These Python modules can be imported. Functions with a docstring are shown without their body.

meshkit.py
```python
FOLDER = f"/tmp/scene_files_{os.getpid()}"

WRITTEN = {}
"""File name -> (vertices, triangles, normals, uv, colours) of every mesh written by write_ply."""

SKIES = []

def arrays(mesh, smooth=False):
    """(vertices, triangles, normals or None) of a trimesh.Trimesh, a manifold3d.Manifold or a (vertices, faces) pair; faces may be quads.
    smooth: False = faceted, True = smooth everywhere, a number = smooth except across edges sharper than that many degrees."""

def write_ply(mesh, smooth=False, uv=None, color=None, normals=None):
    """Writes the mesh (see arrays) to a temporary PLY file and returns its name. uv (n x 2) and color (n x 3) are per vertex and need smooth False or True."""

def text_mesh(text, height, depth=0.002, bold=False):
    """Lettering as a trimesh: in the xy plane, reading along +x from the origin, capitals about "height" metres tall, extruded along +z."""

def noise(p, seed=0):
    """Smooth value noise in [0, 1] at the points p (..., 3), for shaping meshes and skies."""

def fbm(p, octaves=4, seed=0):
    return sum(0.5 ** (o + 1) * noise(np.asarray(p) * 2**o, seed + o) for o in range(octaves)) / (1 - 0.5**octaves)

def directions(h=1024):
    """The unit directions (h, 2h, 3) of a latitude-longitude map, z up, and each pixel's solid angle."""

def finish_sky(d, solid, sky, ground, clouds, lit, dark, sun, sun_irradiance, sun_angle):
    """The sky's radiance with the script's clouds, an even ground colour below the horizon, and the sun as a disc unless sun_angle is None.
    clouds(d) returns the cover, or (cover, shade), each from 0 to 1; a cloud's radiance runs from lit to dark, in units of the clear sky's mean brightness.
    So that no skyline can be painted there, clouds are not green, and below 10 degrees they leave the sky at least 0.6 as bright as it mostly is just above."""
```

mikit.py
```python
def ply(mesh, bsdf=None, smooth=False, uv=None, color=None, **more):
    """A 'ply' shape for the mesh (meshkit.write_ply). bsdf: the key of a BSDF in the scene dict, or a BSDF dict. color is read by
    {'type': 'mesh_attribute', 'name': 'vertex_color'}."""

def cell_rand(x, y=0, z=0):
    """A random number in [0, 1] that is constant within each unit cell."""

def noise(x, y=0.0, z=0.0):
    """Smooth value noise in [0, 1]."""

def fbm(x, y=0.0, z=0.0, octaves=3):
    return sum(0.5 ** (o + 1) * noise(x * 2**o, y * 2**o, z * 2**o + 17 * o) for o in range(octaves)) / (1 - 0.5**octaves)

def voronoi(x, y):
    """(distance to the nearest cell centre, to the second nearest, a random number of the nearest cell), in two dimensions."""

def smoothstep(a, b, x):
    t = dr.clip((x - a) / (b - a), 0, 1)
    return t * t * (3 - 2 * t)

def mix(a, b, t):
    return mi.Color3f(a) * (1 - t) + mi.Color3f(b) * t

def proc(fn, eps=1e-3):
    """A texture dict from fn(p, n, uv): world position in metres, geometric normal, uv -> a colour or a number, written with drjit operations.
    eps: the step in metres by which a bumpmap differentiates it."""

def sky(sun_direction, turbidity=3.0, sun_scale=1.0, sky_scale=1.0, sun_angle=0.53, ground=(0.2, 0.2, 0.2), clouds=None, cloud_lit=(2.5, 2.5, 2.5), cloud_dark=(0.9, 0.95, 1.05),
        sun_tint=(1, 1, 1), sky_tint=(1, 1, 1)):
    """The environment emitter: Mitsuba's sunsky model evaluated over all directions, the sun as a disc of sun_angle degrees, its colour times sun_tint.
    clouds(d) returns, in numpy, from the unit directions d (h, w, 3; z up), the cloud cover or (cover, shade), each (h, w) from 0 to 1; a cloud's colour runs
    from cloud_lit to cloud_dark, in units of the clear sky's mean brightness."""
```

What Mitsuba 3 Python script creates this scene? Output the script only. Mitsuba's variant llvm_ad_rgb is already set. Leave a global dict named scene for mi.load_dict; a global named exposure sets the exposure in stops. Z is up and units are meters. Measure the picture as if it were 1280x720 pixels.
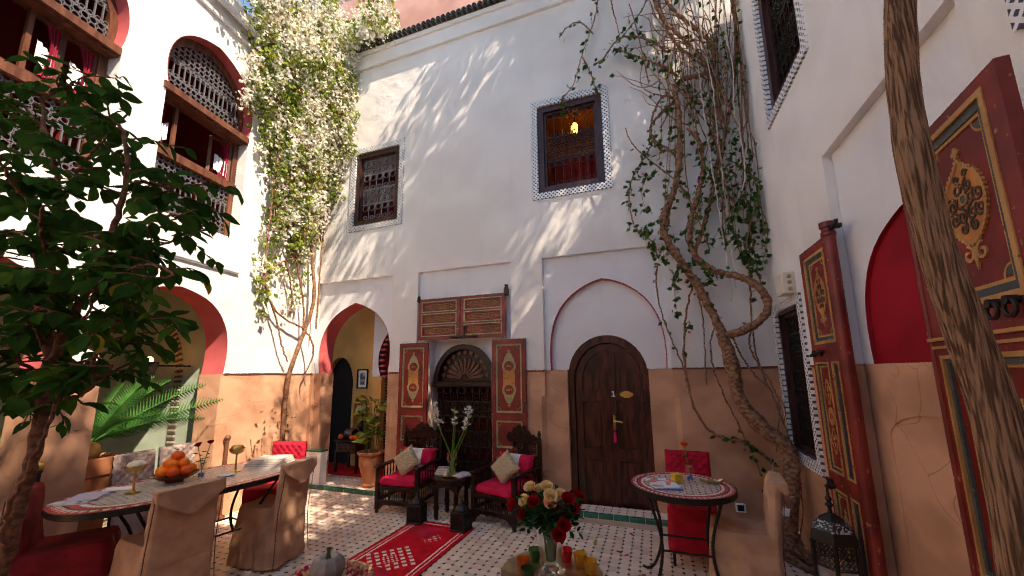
import math, random
import numpy as np, trimesh, drjit as dr, mitsuba as mi
import mikit, meshkit
from mikit import noise, fbm, voronoi, cell_rand, smoothstep, mix, proc
from shapely.geometry import Polygon, box as sbox, LineString, Point
from shapely.ops import unary_union
from shapely import affinity
from scipy.interpolate import CubicSpline
T = mi.ScalarTransform4f
scene, labels = {}, {}
PI = math.pi
# ---------------------------------------------------------------- camera, sky, exposure
CAM = np.array([0, 0, 1.6]); FPX, PITCH, ROLL, YAW = 481.25, 0.16126, -0.012209, 0.34620
fw = np.array([-math.sin(YAW)*math.cos(PITCH), math.cos(YAW)*math.cos(PITCH), math.sin(PITCH)])
r0 = np.array([math.cos(YAW), math.sin(YAW), 0]); u0 = np.cross(r0, fw)
UP = -math.sin(ROLL)*r0 + math.cos(ROLL)*u0
scene['camera'] = {'type': 'perspective', 'fov': math.degrees(2*math.atan(640/FPX)), 'fov_axis': 'x', 'near_clip': 0.05, 'far_clip': 200.0,
                   'principal_point_offset_y': -28.0/720, 'to_world': T().look_at(origin=CAM.tolist(), target=(CAM+fw).tolist(), up=UP.tolist())}
SUN = (0.585, -0.20, 0.786)
scene['daylight'] = mikit.sky(SUN, turbidity=3, sun_scale=.85, sky_tint=(1.15, 1.0, .86))
exposure = 3.22
# ---------------------------------------------------------------- materials
def ts(b): return {'type': 'twosided', 'bsdf': b}
def rgb(c): return c if isinstance(c, dict) else {'type': 'rgb', 'value': list(map(float, c))}
def mat(name, color, rough=0.6, spec=0.4, bump=None, bscale=1.0, **kw):
    b = {'type': 'principled', 'base_color': rgb(color), 'roughness': rough if isinstance(rough, dict) else float(rough), 'specular': float(spec), **kw}
    if bump is not None: b = {'type': 'bumpmap', 'tex': bump, 'scale': float(bscale), 'bsdf': b}
    scene[name] = ts(b); return name
def op(v): return dr.opaque(mi.Float, float(v))
def opc(c): return mi.Color3f(*[op(v) for v in c])
def mottle(a, b, s, lo=.3, hi=.7):
    A, B_, S = opc(a), opc(b), op(s)     # opaque values, so that all these textures share one compiled function
    def f(p, n, uv):
        t = smoothstep(lo, hi, fbm(p.x*S, p.y*S, p.z*S, 3)); return A*(1-t)+B_*t
    return proc(f)
plbump = proc(lambda p, n, uv: noise(p.x*6, p.y*6, p.z*6)*.009 + noise(p.x*17, p.y*17, p.z*17)*.003)
def ochre(p, n, uv):
    wx = p.x+p.y; a, b, _ = voronoi(wx*2.3+noise(p.x*5, p.y*5, p.z*5)*1.1, p.z*2.3+noise(p.x*5+9, p.y*5, p.z*5)*1.1); crack = smoothstep(.02, .008, b-a)*smoothstep(.50, .62, noise(wx*1.3, p.z*1.6))
    m = smoothstep(.3, .7, fbm(p.x*3.1, p.y*3.1, p.z*3.6, 3)); s = smoothstep(.56, .72, fbm(p.x*5+7, p.y*5, p.z*4, 3))*smoothstep(1.0, .35, p.z + fbm(p.x*3, p.y*3, p.z)*.5)
    return mix(mix((.56, .31, .19), (.40, .21, .125), m), (.33, .15, .06), s*.65)*(1-crack*.32)
def plast(a, b):
    a, b, c = opc(a), opc(b), opc([.86*x for x in b])
    def f(p, n, uv):
        streak = smoothstep(.60, .8, fbm(p.x*9, p.y*9, p.z*.7, 3))
        m = smoothstep(.35, .7, fbm(p.x*1.7, p.y*1.7, p.z*1.7, 3)); k = a*(1-m)+b*m; return k*(1-streak*.2)+c*(streak*.2)
    return proc(f)
mat('m_plaster', plast((.72, .69, .665), (.66, .625, .60)), .9, .15, plbump)
mat('m_panel', plast((.69, .68, .695), (.65, .635, .65)), .85, .2, plbump, .6)
mat('m_ochre', proc(ochre), .8, .25, plbump)
mat('m_room', mottle((.62, .34, .10), (.54, .27, .08), 2.5), .85, .2)
mat('m_pink', mottle((.52, .115, .115), (.44, .085, .09), 3), .8, .25)
mat('m_parapet', mottle((.62, .36, .30), (.5, .27, .22), 2), .9, .1)
mat('m_redniche', mottle((.30, .006, .016), (.22, .004, .012), 2.5), .75, .25)
mat('m_green_wall', mottle((.40, .46, .36), (.30, .35, .27), 1.6), .9, .1, plbump)
mat('m_redroom', (.20, .02, .012), .8, .2); mat('m_dark', (.012, .008, .007), .8, .2); mat('m_white', (.78, .76, .73), .8, .2)
mat('m_brownline', (.16, .055, .03), .8, .2)
mat('m_tileglaze', mottle((.02, .035, .03), (.06, .07, .06), 30), .18, .6)
mat('m_greentile', mottle((.012, .085, .05), (.02, .14, .08), 14), .2, .6)
TILE = [mat('m_tile_%d' % i, c, .32, .45) for i, c in enumerate([(.72, .585, .475), (.77, .64, .53), (.63, .50, .40), (.72, .54, .43)])]
mat('m_dot', (.02, .032, .022), .3, .5); mat('m_grout', mottle((.30, .25, .20), (.2, .16, .12), 5), .9, .1)
mat('m_riser', mottle((.45, .37, .29), (.36, .29, .22), 6), .6, .3)
mat('m_iron', mottle((.008, .007, .006), (.016, .011, .008), 25), .42, .35)
mat('m_greyiron', (.30, .30, .33), .35, .5, metallic=.35); mat('m_tracery', (.17, .165, .18), .3, .5, metallic=.4)
def wood(a, b, sc=1.0, ax='z'):
    A, B_ = opc(a), opc(b)
    def f(p, n, uv):
        x, y, z = (p.x, p.y, p.z*.12) if ax == 'z' else (p.x*.12, p.y, p.z) if ax == 'x' else (p.x, p.y*.12, p.z)
        t = smoothstep(.25, .75, fbm(x*34*sc, y*34*sc, z*34*sc, 3)); return A*(1-t)+B_*t
    return proc(f)
mat('m_darkwood', wood((.085, .018, .008), (.024, .006, .003)), .24, .4)
mat('m_carved', mottle((.026, .007, .005), (.010, .003, .0025), 40), .34, .32)
mat('m_framewood', wood((.060, .024, .020), (.028, .010, .011)), .38, .35)
mat('m_brownwood', wood((.15, .055, .028), (.075, .025, .014)), .42, .4)
def painted(base, dark, chip):
    base, dark, chip = opc(base), opc(dark), opc(chip)
    def f(p, n, uv):
        m = smoothstep(.3, .7, fbm(p.x*7, p.y*7, p.z*5, 3)); c = smoothstep(.74, .77, fbm(p.x*55+3, p.y*55, p.z*30, 3))
        k = base*(1-m)+dark*m; return k*(1-c)+chip*c
    return proc(f)
mat('m_redpaint', painted((.20, .020, .015), (.115, .011, .008), (.24, .13, .08)), .38, .4)
mat('m_redfield', painted((.20, .018, .015), (.12, .011, .009), (.20, .05, .03)), .42, .35)
mat('m_gold', painted((.46, .25, .085), (.33, .16, .05), (.16, .06, .03)), .45, .4)
mat('m_slate', painted((.035, .045, .048), (.06, .068, .065), (.2, .16, .1)), .45, .4)
mat('m_sage', painted((.34, .30, .16), (.26, .24, .14), (.4, .22, .08)), .5, .3)
mat('m_ornament', painted((.50, .20, .05), (.36, .13, .035), (.10, .05, .02)), .5, .3)
mat('m_brass', (.62, .40, .12), .22, .5, metallic=1.0); mat('m_oldbrass', mottle((.52, .39, .20), (.34, .25, .13), 20), .30, .5, metallic=.85)
def border(fr):       # zellij border: small dark and white lozenges, laid diagonally
    o, u = [op(v) for v in fr[:3, 3]], [op(v) for v in fr[:3, 0]]
    def f(p, n, uv):
        a = ((p.x-o[0])*u[0] + (p.y-o[1])*u[1])/.052; b = (p.z-o[2])/.052
        x, y = a+b, a-b; fx, fy = dr.abs(x-dr.floor(x)-.5), dr.abs(y-dr.floor(y)-.5)
        k = dr.select((dr.maximum(fx, fy) < .27), 1.0, 0.0)
        return mix((.72, .71, .70), (.035, .035, .075), k)
    return proc(f)
# ---------------------------------------------------------------- mesh helpers
def cat(ms): return trimesh.util.concatenate([m for m in ms if m is not None])
def X(m, F): m = m.copy(); m.apply_transform(F); return m
def fr(o, u, v=(0, 0, 1)):
    u = np.array(u, float)/np.linalg.norm(u); v = np.array(v, float)/np.linalg.norm(v); F = np.eye(4)
    F[:3, 0], F[:3, 1], F[:3, 2], F[:3, 3] = u, v, np.cross(u, v), o; return F
def pose(o, rz=0): c, s = math.cos(rz), math.sin(rz); F = np.eye(4); F[:2, :2] = [[c, -s], [s, c]]; F[:3, 3] = o; return F
def bx(x0, x1, y0, y1, z0, z1, b=0.0):
    lo, hi = np.minimum([x0, y0, z0], [x1, y1, z1]), np.maximum([x0, y0, z0], [x1, y1, z1])
    b = min(b, *(0.49*(hi-lo)))
    if b <= 0: return trimesh.creation.box(bounds=[lo, hi])
    P = []
    for i in np.ndindex(2, 2, 2):
        c = np.where(np.array(i) == 0, lo, hi); s = np.where(np.array(i) == 0, 1, -1)
        for k in range(3): q = c + s*b; q[k] = c[k]; P.append(q)
    return trimesh.convex.convex_hull(np.array(P))
def tube(path, rad, k=8, close=False):
    path = np.asarray(path, float); n = len(path); rad = np.broadcast_to(rad, n).astype(float)
    t = np.gradient(path, axis=0)
    if close: t = np.roll(path, -1, 0) - np.roll(path, 1, 0)
    t /= np.maximum(np.linalg.norm(t, axis=1, keepdims=True), 1e-9)
    a = np.array([0, 0, 1.0]) if abs(t[0][2]) < .9 else np.array([1.0, 0, 0]); N = []
    for i in range(n):
        a = a - t[i]*(a@t[i]); a /= max(np.linalg.norm(a), 1e-9); N.append(a)
    N = np.array(N); Bn = np.cross(t, N); th = np.arange(k)*2*PI/k
    V = path[:, None] + rad[:, None, None]*(np.cos(th)[None, :, None]*N[:, None] + np.sin(th)[None, :, None]*Bn[:, None])
    V = V.reshape(-1, 3); F = []
    i, j = np.meshgrid(np.arange(n if close else n-1), np.arange(k), indexing='ij'); i2 = (i+1) % n; j2 = (j+1) % k
    q = np.stack([i*k+j, i*k+j2, i2*k+j2, i2*k+j], -1).reshape(-1, 4); F = np.vstack([q[:, [0, 1, 2]], q[:, [0, 2, 3]]])
    if not close:
        V = np.vstack([V, path[0], path[-1]]); a0, a1 = n*k, n*k+1; jj = np.arange(k); j3 = (jj+1) % k
        F = np.vstack([F, np.stack([np.full(k, a0), j3, jj], 1), np.stack([np.full(k, a1), (n-1)*k+jj, (n-1)*k+j3], 1)])
    return trimesh.Trimesh(V, F, process=False)
def spline(pts, n, closed=False):
    pts = np.asarray(pts, float); d = np.r_[0, np.cumsum(np.linalg.norm(np.diff(pts, axis=0), axis=1))]
    return CubicSpline(d, pts)(np.linspace(0, d[-1], n))
def lathe(prof, k=20, cap=True):
    prof = np.asarray(prof, float); n = len(prof); th = np.arange(k)*2*PI/k
    V = np.stack([prof[:, None, 0]*np.cos(th), prof[:, None, 0]*np.sin(th), np.broadcast_to(prof[:, None, 1], (n, k))], -1).reshape(-1, 3)
    i, j = np.meshgrid(np.arange(n-1), np.arange(k), indexing='ij'); j2 = (j+1) % k
    q = np.stack([i*k+j, i*k+j2, (i+1)*k+j2, (i+1)*k+j], -1).reshape(-1, 4)
    return trimesh.Trimesh(V, np.vstack([q[:, [0, 1, 2]], q[:, [0, 2, 3]]]), process=False)
def ext(poly, w0, w1, F=None):
    ms = []
    for g in getattr(poly, 'geoms', [poly]):
        if g.geom_type == 'Polygon' and g.area > 1e-7:
            m = trimesh.creation.extrude_polygon(g, w1-w0); m.apply_translation([0, 0, w0]); ms.append(m)
    m = cat(ms); return X(m, F) if F is not None else m
def grid(fn, nu, nv):
    u, v = np.meshgrid(np.linspace(0, 1, nu), np.linspace(0, 1, nv), indexing='ij'); V = fn(u.ravel(), v.ravel())
    i, j = np.meshgrid(np.arange(nu-1), np.arange(nv-1), indexing='ij')
    q = np.stack([i*nv+j, (i+1)*nv+j, (i+1)*nv+j+1, i*nv+j+1], -1).reshape(-1, 4)
    return trimesh.Trimesh(V, np.vstack([q[:, [0, 1, 2]], q[:, [0, 2, 3]]]), process=False)
def arch(cx, z0, prof, n=14):     # half profile [(halfwidth, height above spring)...] from spring to apex -> outline points left to right
    p = np.array(prof, float); d = np.r_[0, np.cumsum(np.linalg.norm(np.diff(p, axis=0), axis=1))]
    h = CubicSpline(d, p)(np.linspace(0, d[-1], n))
    return np.vstack([np.c_[cx-h[:, 0], z0+h[:, 1]], np.c_[cx+h[::-1, 0], z0+h[::-1, 1]][1:]])
HORSE = [(.64, 0), (.668, .34), (.60, .63), (.415, .87), (.15, 1.02), (0, 1.075)]
def archpoly(cx, z0, prof, zb=None, hw=None):
    a = arch(cx, z0, prof); p = Polygon(a)
    if zb is not None: p = unary_union([p.buffer(1e-6), sbox(cx-hw, zb, cx+hw, z0+.01)])
    return p
def band(pts, t, closed=False):   # ribbon polygon of width t along the points
    return LineString(pts).buffer(t/2, cap_style=2, join_style=2, mitre_limit=2)
def strip(pts, w0, w1, F, off=0.0):
    p = np.asarray(pts, float); n = len(p)
    V = np.vstack([np.c_[p, np.full(n, w0)], np.c_[p, np.full(n, w1)]]); i = np.arange(n-1)
    return X(trimesh.Trimesh(V, np.vstack([np.stack([i, i+1, i+n+1], 1), np.stack([i, i+n+1, i+n], 1)]), process=False), F)
# ---------------------------------------------------------------- naming
USED = {}
def uniq(base):
    if base not in USED: USED[base] = 0; return base
    USED[base] += 1; return '%s_%03d' % (base, USED[base])
def thing(name, label, cat_, group=None):
    k = uniq(name); labels[k] = {'label': label, 'category': cat_}
    if group: labels[k]['group'] = group
    return k
def put(key, mesh, m, smooth=False, **kw): scene[key] = mikit.ply(mesh, m, smooth, **kw); return key
def part(parent, name, mesh, m, smooth=False, label=None, kind=None, **kw):
    k = uniq(parent+'__'+name); put(k, mesh, m, smooth, **kw)
    if label or kind: labels[k] = {**({'label': label} if label else {}), **({'kind': kind} if kind else {})}
    return k
def solo(name, label, cat_, mesh, m, smooth=False, group=None, **kw):
    k = thing(name, label, cat_, group); put(k, mesh, m, smooth, **kw); return k
def struct(name, mesh, m, smooth=False): k = uniq(name); labels[k] = {'kind': 'structure'}; put(k, mesh, m, smooth); return k
rng = np.random.default_rng(7)
# ================================================================ THE SETTING: floor, walls
FB = fr((0, 4.644, 0), (1, 0, 0)); FRW = fr((1.2, 0, 0), (0, -1, 0)); LA = math.radians(10.329)
FL = fr((-4.1806, 0, 0), (-math.sin(LA), math.cos(LA), 0))
def L(s, z, w=0): return FL[:3, 3] + s*FL[:3, 0] + z*FL[:3, 1] + w*FL[:3, 2]
# floor: grout bed, octagonal cream tiles and dark dots, pitch 8.2 cm
PX, PY, OX, OY = .0833, .0783, -.376, 3.492
struct('floor', bx(-7.2, 3.2, -3.6, 7.0, -.30, -.004), 'm_grout')
def octtile():
    a, b, c = PX/2-.0012, PY/2-.0012, .0155; h = .004
    ring = np.array([(a, -b+c), (a, b-c), (a-c, b), (-a+c, b), (-a, b-c), (-a, -b+c), (-a+c, -b), (a-c, -b)])
    V = np.vstack([np.c_[ring, np.full(8, -h)], np.c_[ring*.965, np.zeros(8)], [[0, 0, 0]]]); F = []
    for i in range(8): j = (i+1) % 8; F += [[i, j, j+8], [i, j+8, i+8], [i+8, j+8, 16]]
    return trimesh.Trimesh(V, F, process=False)
oct0 = octtile(); octply = [mikit.ply(oct0, m) for m in TILE]
frng = np.random.default_rng(3); cells = []
for i in range(int((-5.05-OX)/PX), int((1.25-OX)/PX)+1):
    for j in range(int((1.2-OY)/PY), int((4.62-OY)/PY)+1):
        x, y = OX+(i+.5)*PX, OY+(j+.5)*PY
        if x < L(y/math.cos(LA), 0)[0]-.3 or y > 4.48 or x > 1.25: continue
        d = np.array([x, y, 0])-CAM; dep_ = d@fw
        cells.append((x, y, d@r0/dep_, d@u0/dep_, np.linalg.norm(d)))
vis = sorted([c for c in cells if abs(c[2]) < 1.3 and c[3] > -.72 and c[1] > 2.2 and not (-2.7 < c[0] < -1.8 and c[1] < 3.95)], key=lambda c: c[4])
near = set((c[0], c[1]) for c in vis[:300]); rest = []
for c in cells:
    tz = frng.normal(0, .0005); tilt = frng.normal(0, .006, 2)
    M = np.eye(4); M[2, 0], M[2, 1] = tilt; M[:3, 3] = (c[0], c[1], tz)
    if (c[0], c[1]) in near: k = uniq('floor__tile'); scene[k] = {**octply[frng.integers(4)], 'to_world': T(M)}
    else: rest.append(X(oct0, M))
cut = np.array_split(np.arange(len(rest)), 1)
rcol = np.repeat(frng.choice(4, len(rest)), len(oct0.vertices))
scene['m_tilefield'] = ts({'type': 'principled', 'base_color': {'type': 'mesh_attribute', 'name': 'vertex_color'}, 'roughness': .32, 'specular': .45})
part('floor', 'tile_field', cat(rest), 'm_tilefield', kind='stuff', color=np.array([(.72, .585, .475), (.77, .64, .53), (.63, .50, .40), (.72, .54, .43)])[rcol])
dots = []
q = .0145
for c in cells:
    x, y = c[0]-PX/2, c[1]-PY/2; V = [(x+q, y, -.0005), (x, y+q, -.0005), (x-q, y, -.0005), (x, y-q, -.0005), (x+q, y, -.01), (x, y+q, -.01), (x-q, y, -.01), (x, y-q, -.01)]
    dots.append(trimesh.Trimesh(V, [[0, 1, 2], [0, 2, 3], [4, 5, 1], [4, 1, 0], [5, 6, 2], [5, 2, 1], [6, 7, 3], [6, 3, 2], [7, 4, 0], [7, 0, 3]], process=False))
part('floor', 'dot_tile', cat(dots), 'm_dot', kind='stuff')
# thresholds in front of the back wall
def step(x0, x1, yf, yb, h):
    k = struct('step', bx(x0, x1, yf+.004, yb, -.02, h-.006), 'm_riser')
    n = int((x1-x0)/.155); w = (x1-x0)/n
    for i in range(n): part(k, 'edge_tile', bx(x0+i*w+.002, x0+(i+1)*w-.002, yf, yf+.055, h-.048, h+.001, .006), 'm_greentile')
    if h > .07:
        n2 = int((x1-x0)/.19); w2 = (x1-x0)/n2
        for i in range(n2): part(k, 'riser_tile', bx(x0+i*w2+.002, x0+(i+1)*w2-.002, yf+.001, yf+.03, .002, h-.052, .004), 'm_riser')
    ts_, ds = [], []
    for i in range(int((x1-x0)/PX)):
        for j in range(int((yb-yf-.06)/PY)+1):
            x, y = x0+(i+.5)*PX, yf+.06+(j+.5)*PY
            if y > yb-.03: continue
            m = oct0.copy(); m.apply_translation([x, y, h-.002]); ts_.append(m)
            ds.append(bx(x-PX/2-.01, x-PX/2+.01, y-PY/2-.01, y-PY/2+.01, h-.01, h-.003))
    part(k, 'tile_field', cat(ts_), TILE[1], kind='stuff'); part(k, 'dot_tile', cat(ds), 'm_dot', kind='stuff')
step(-4.97, -3.45, 4.50, 5.12, .05); step(-1.45, .30, 4.45, 4.74, .10)
# ---------------------------------------------------------------- back wall
def wavy(x0, x1, z0, z1):
    x = np.linspace(x0, x1, int((x1-x0)/.06)); o = (meshkit.noise(np.c_[x*2.3, 0*x, 0*x], 5)-.5)*.014; t = (meshkit.noise(np.c_[x*9, 0*x, 0*x], 6)-.5)*.008
    return Polygon(np.vstack([np.c_[x, z0+o-t], np.c_[x, z1+o+t][::-1]]))
bw = thing('back_wall', 'tall white plaster wall at the far side of the courtyard, ochre below, with two barred windows and an arched door', 'wall')
PAN = [(-4.977, -3.556), (-3.112, -1.689), (-1.26, .196)]; DADO = 1.63; PT = 3.06
W1 = (-4.44, -3.425, 3.845, 5.255); W2 = (-1.36, -.322, 3.86, 5.29)
full = sbox(-5.04, DADO, 1.2, 7.0)
holes = unary_union([sbox(*[(w[0]+.02), w[2]+.02, w[1]-.02, w[3]-.02]) for w in (W1, W2)])
put(bw, ext(full.difference(unary_union([sbox(a, DADO-1, b, PT) for a, b in PAN])).difference(holes), -.05, 0, FB), 'm_plaster')
archL = arch(-4.262, DADO, HORSE); AL = Polygon(archL)
mat('m_redline', mottle((.44, .16, .16), (.36, .10, .11), 4), .8, .2)
RP = [(.665, 0), (.66, .38), (.53, .76), (.27, 1.0), (.10, 1.075), (0, 1.10)]
archR = arch(-.52, DADO, RP); AR = unary_union([Polygon(archR).buffer(1e-6), sbox(-1.185, DADO-.2, .145, DADO+.01)])
nicheM = sbox(-2.93, DADO-.2, -1.985, 2.06)
part(bw, 'recessed_panel', ext(sbox(-5.04, DADO, 1.2, PT+.2).difference(unary_union([AL, AR, nicheM])), -.30, -.052, FB), 'm_panel')
doorarch = unary_union([sbox(-.985, -.1, -.06, 1.56), Polygon([(-.5225+.4625*math.cos(t), 1.56+.48*math.sin(t)) for t in np.linspace(0, PI, 40)])])
part(bw, 'arch_field', ext(AR.buffer(.05).difference(sbox(-9, -9, 9, DADO)).difference(doorarch), -.30, -.115, FB), 'm_panel')
for pts, d0, d1, nm in ((archL, -.330, -.046, 'arch_reveal'), (archR, -.113, -.054, 'red_arch_line')):
    c = pts.mean(0)*[1, 0]+[0, DADO]; ins = Polygon(np.vstack([pts, pts[:1]])).buffer(-.004)
    part(bw, nm, strip((pts-[[c[0], 0]])*[.994, 1]+[[c[0], -.003]], d0, d1, FB), 'm_pink' if nm == 'arch_reveal' else 'm_redline', smooth=40)
ring = unary_union([band(archR, .008)]); part(bw, 'arch_edge', ext(ring.difference(sbox(-9, -9, 9, DADO)), -.054, -.047, FB), 'm_redniche')
# lower ochre plaster: piers and backing, cut plan-wise so that the piers have chamfered corners with stops
def pier(x0, x1, cl, cr):
    ms = [bx(x0, x1, 4.650, 4.70, 1.32, DADO-.006)]
    P = [(x0, 4.70), (x0, 4.65+.05*cl), (x0+.05*cl, 4.65), (x1-.05*cr, 4.65), (x1, 4.65+.05*cr), (x1, 4.70)]
    m = trimesh.creation.extrude_polygon(Polygon([p for i, p in enumerate(P) if i == 0 or p != P[i-1]]), 1.34); m.apply_translation([0, 0, -.02]); ms.append(m); return cat(ms)
for x0, x1, cl, cr in ((-5.04, -4.977, 0, 0), (-3.556, -3.112, 1, 1), (-1.689, -1.26, 1, 1), (.196, 1.2, 1, 0)): part(bw, 'pier', pier(x0, x1, cl, cr), 'm_ochre')
part(bw, 'dado', ext(sbox(-5.04, -.05, 1.2, DADO-.004).difference(unary_union([sbox(-4.86, -1, -3.62, 3), sbox(-2.93, .0, -1.985, 3), sbox(-.99, -1, -.055, 3)])), -.30, -.057, FB), 'm_ochre')
part(bw, 'dado_line', ext(wavy(-5.0, 1.2, DADO-.012, DADO+.006).difference(unary_union([sbox(a-.002, 0, b+.002, 9) for a, b in PAN])), -.02, .008, FB), 'm_brownline')
part(bw, 'core', bx(-1.93, 1.25, 4.96, 5.10, -.1, 3.5), 'm_panel')
# cornice, eave tiles, parapet behind
part(bw, 'cornice', cat([bx(-5.04, 1.2, 4.60, 4.66, 6.72, 6.95), bx(-5.04, 1.2, 4.565, 4.64, 6.95, 7.03, .01), bx(-5.04, 1.2, 4.64, 5.2, 6.99, 7.03)]), 'm_plaster')
ti = []
half = [(.042*math.cos(t), .042*math.sin(t)) for t in np.linspace(0, PI, 7)]
tp = Polygon(half+[(.034*math.cos(t), .034*math.sin(t)) for t in np.linspace(PI, 0, 7)])
for i in range(70):
    x = -5.02+i*.089
    for r_, (y, z, up) in enumerate(((4.50, 7.06, 1), (4.66, 7.12, 1))):
        m = trimesh.creation.extrude_polygon(tp, .20); F = fr((x+rng.normal(0, .003), y+.20, z+rng.normal(0, .003)+.06), (1, 0, 0), (0, -.28, 1)); ti.append(X(m, F))
    m = trimesh.creation.extrude_polygon(affinity.scale(tp, 1, -1, origin=(0, 0)), .2); ti.append(X(m, fr((x+.044, 4.68, 7.12), (1, 0, 0), (0, -.28, 1))))
part(bw, 'roof_tile', cat(ti), 'm_tileglaze', kind='stuff')
solo('parapet_wall', 'pinkish roof parapet set back above the row of dark eave tiles', 'wall', cat([bx(-6, 1.2, 5.15, 5.35, 6.9, 9.2), bx(-6.1, 1.2, 5.10, 5.40, 9.2, 9.3)]), 'm_parapet')
# grille of forged bars in a rectangle (u0..u1, z0..z1)
def ringp(x, y, r, t=.006): return Point(x, y).buffer(r, 10).difference(Point(x, y).buffer(r-t, 10))
def grille(u0, u1, z0, z1, rows, nb, t=.008):
    g = [band([(u0, z), (u1, z)], t*1.2) for z in np.linspace(z0, z1, rows+1)]; xs = np.linspace(u0, u1, nb+1); p = xs[1]-xs[0]; hs = np.linspace(z0, z1, rows+1)
    for r in range(rows):
        a, b = hs[r], hs[r+1]; h = b-a
        if r % 2 == 0:
            for x in xs[1:-1]: g += [band([(x, a), (x, b)], t)]
            for x in (xs[:-1]+xs[1:])/2: g += [ringp(x, b-p*.42, p*.42, t*.8), ringp(x, a+p*.3, p*.26, t*.7)]
        else:
            n = max(1, int(round(h/p)))
            for k in range(n):
                for x in (xs[:-1]+xs[1:])/2:
                    y = a+(k+.5)*h/n; rr = min(p, h/n)*.47
                    g += [ringp(x, y, rr, t*.8), ringp(x, y, rr*.5, t*.7), band([(x-rr, y-rr), (x-rr*.35, y-rr*.35)], t*.7), band([(x+rr*.35, y+rr*.35), (x+rr, y+rr)], t*.7), band([(x-rr, y+rr), (x-rr*.35, y+rr*.35)], t*.7), band([(x+rr*.35, y-rr*.35), (x+rr, y-rr)], t*.7)]
    return unary_union(g)
scene['m_pane'] = {'type': 'thindielectric', 'int_ior': 1.5}
def roombox(F, u0, u1, z0, z1, w0, d):
    p = sbox(u0, z0, u1, z1); o = p.buffer(.03, join_style=2)
    return cat([ext(o.difference(p), w0-d, w0, F), ext(o, w0-d-.03, w0-d, F)])
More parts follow.
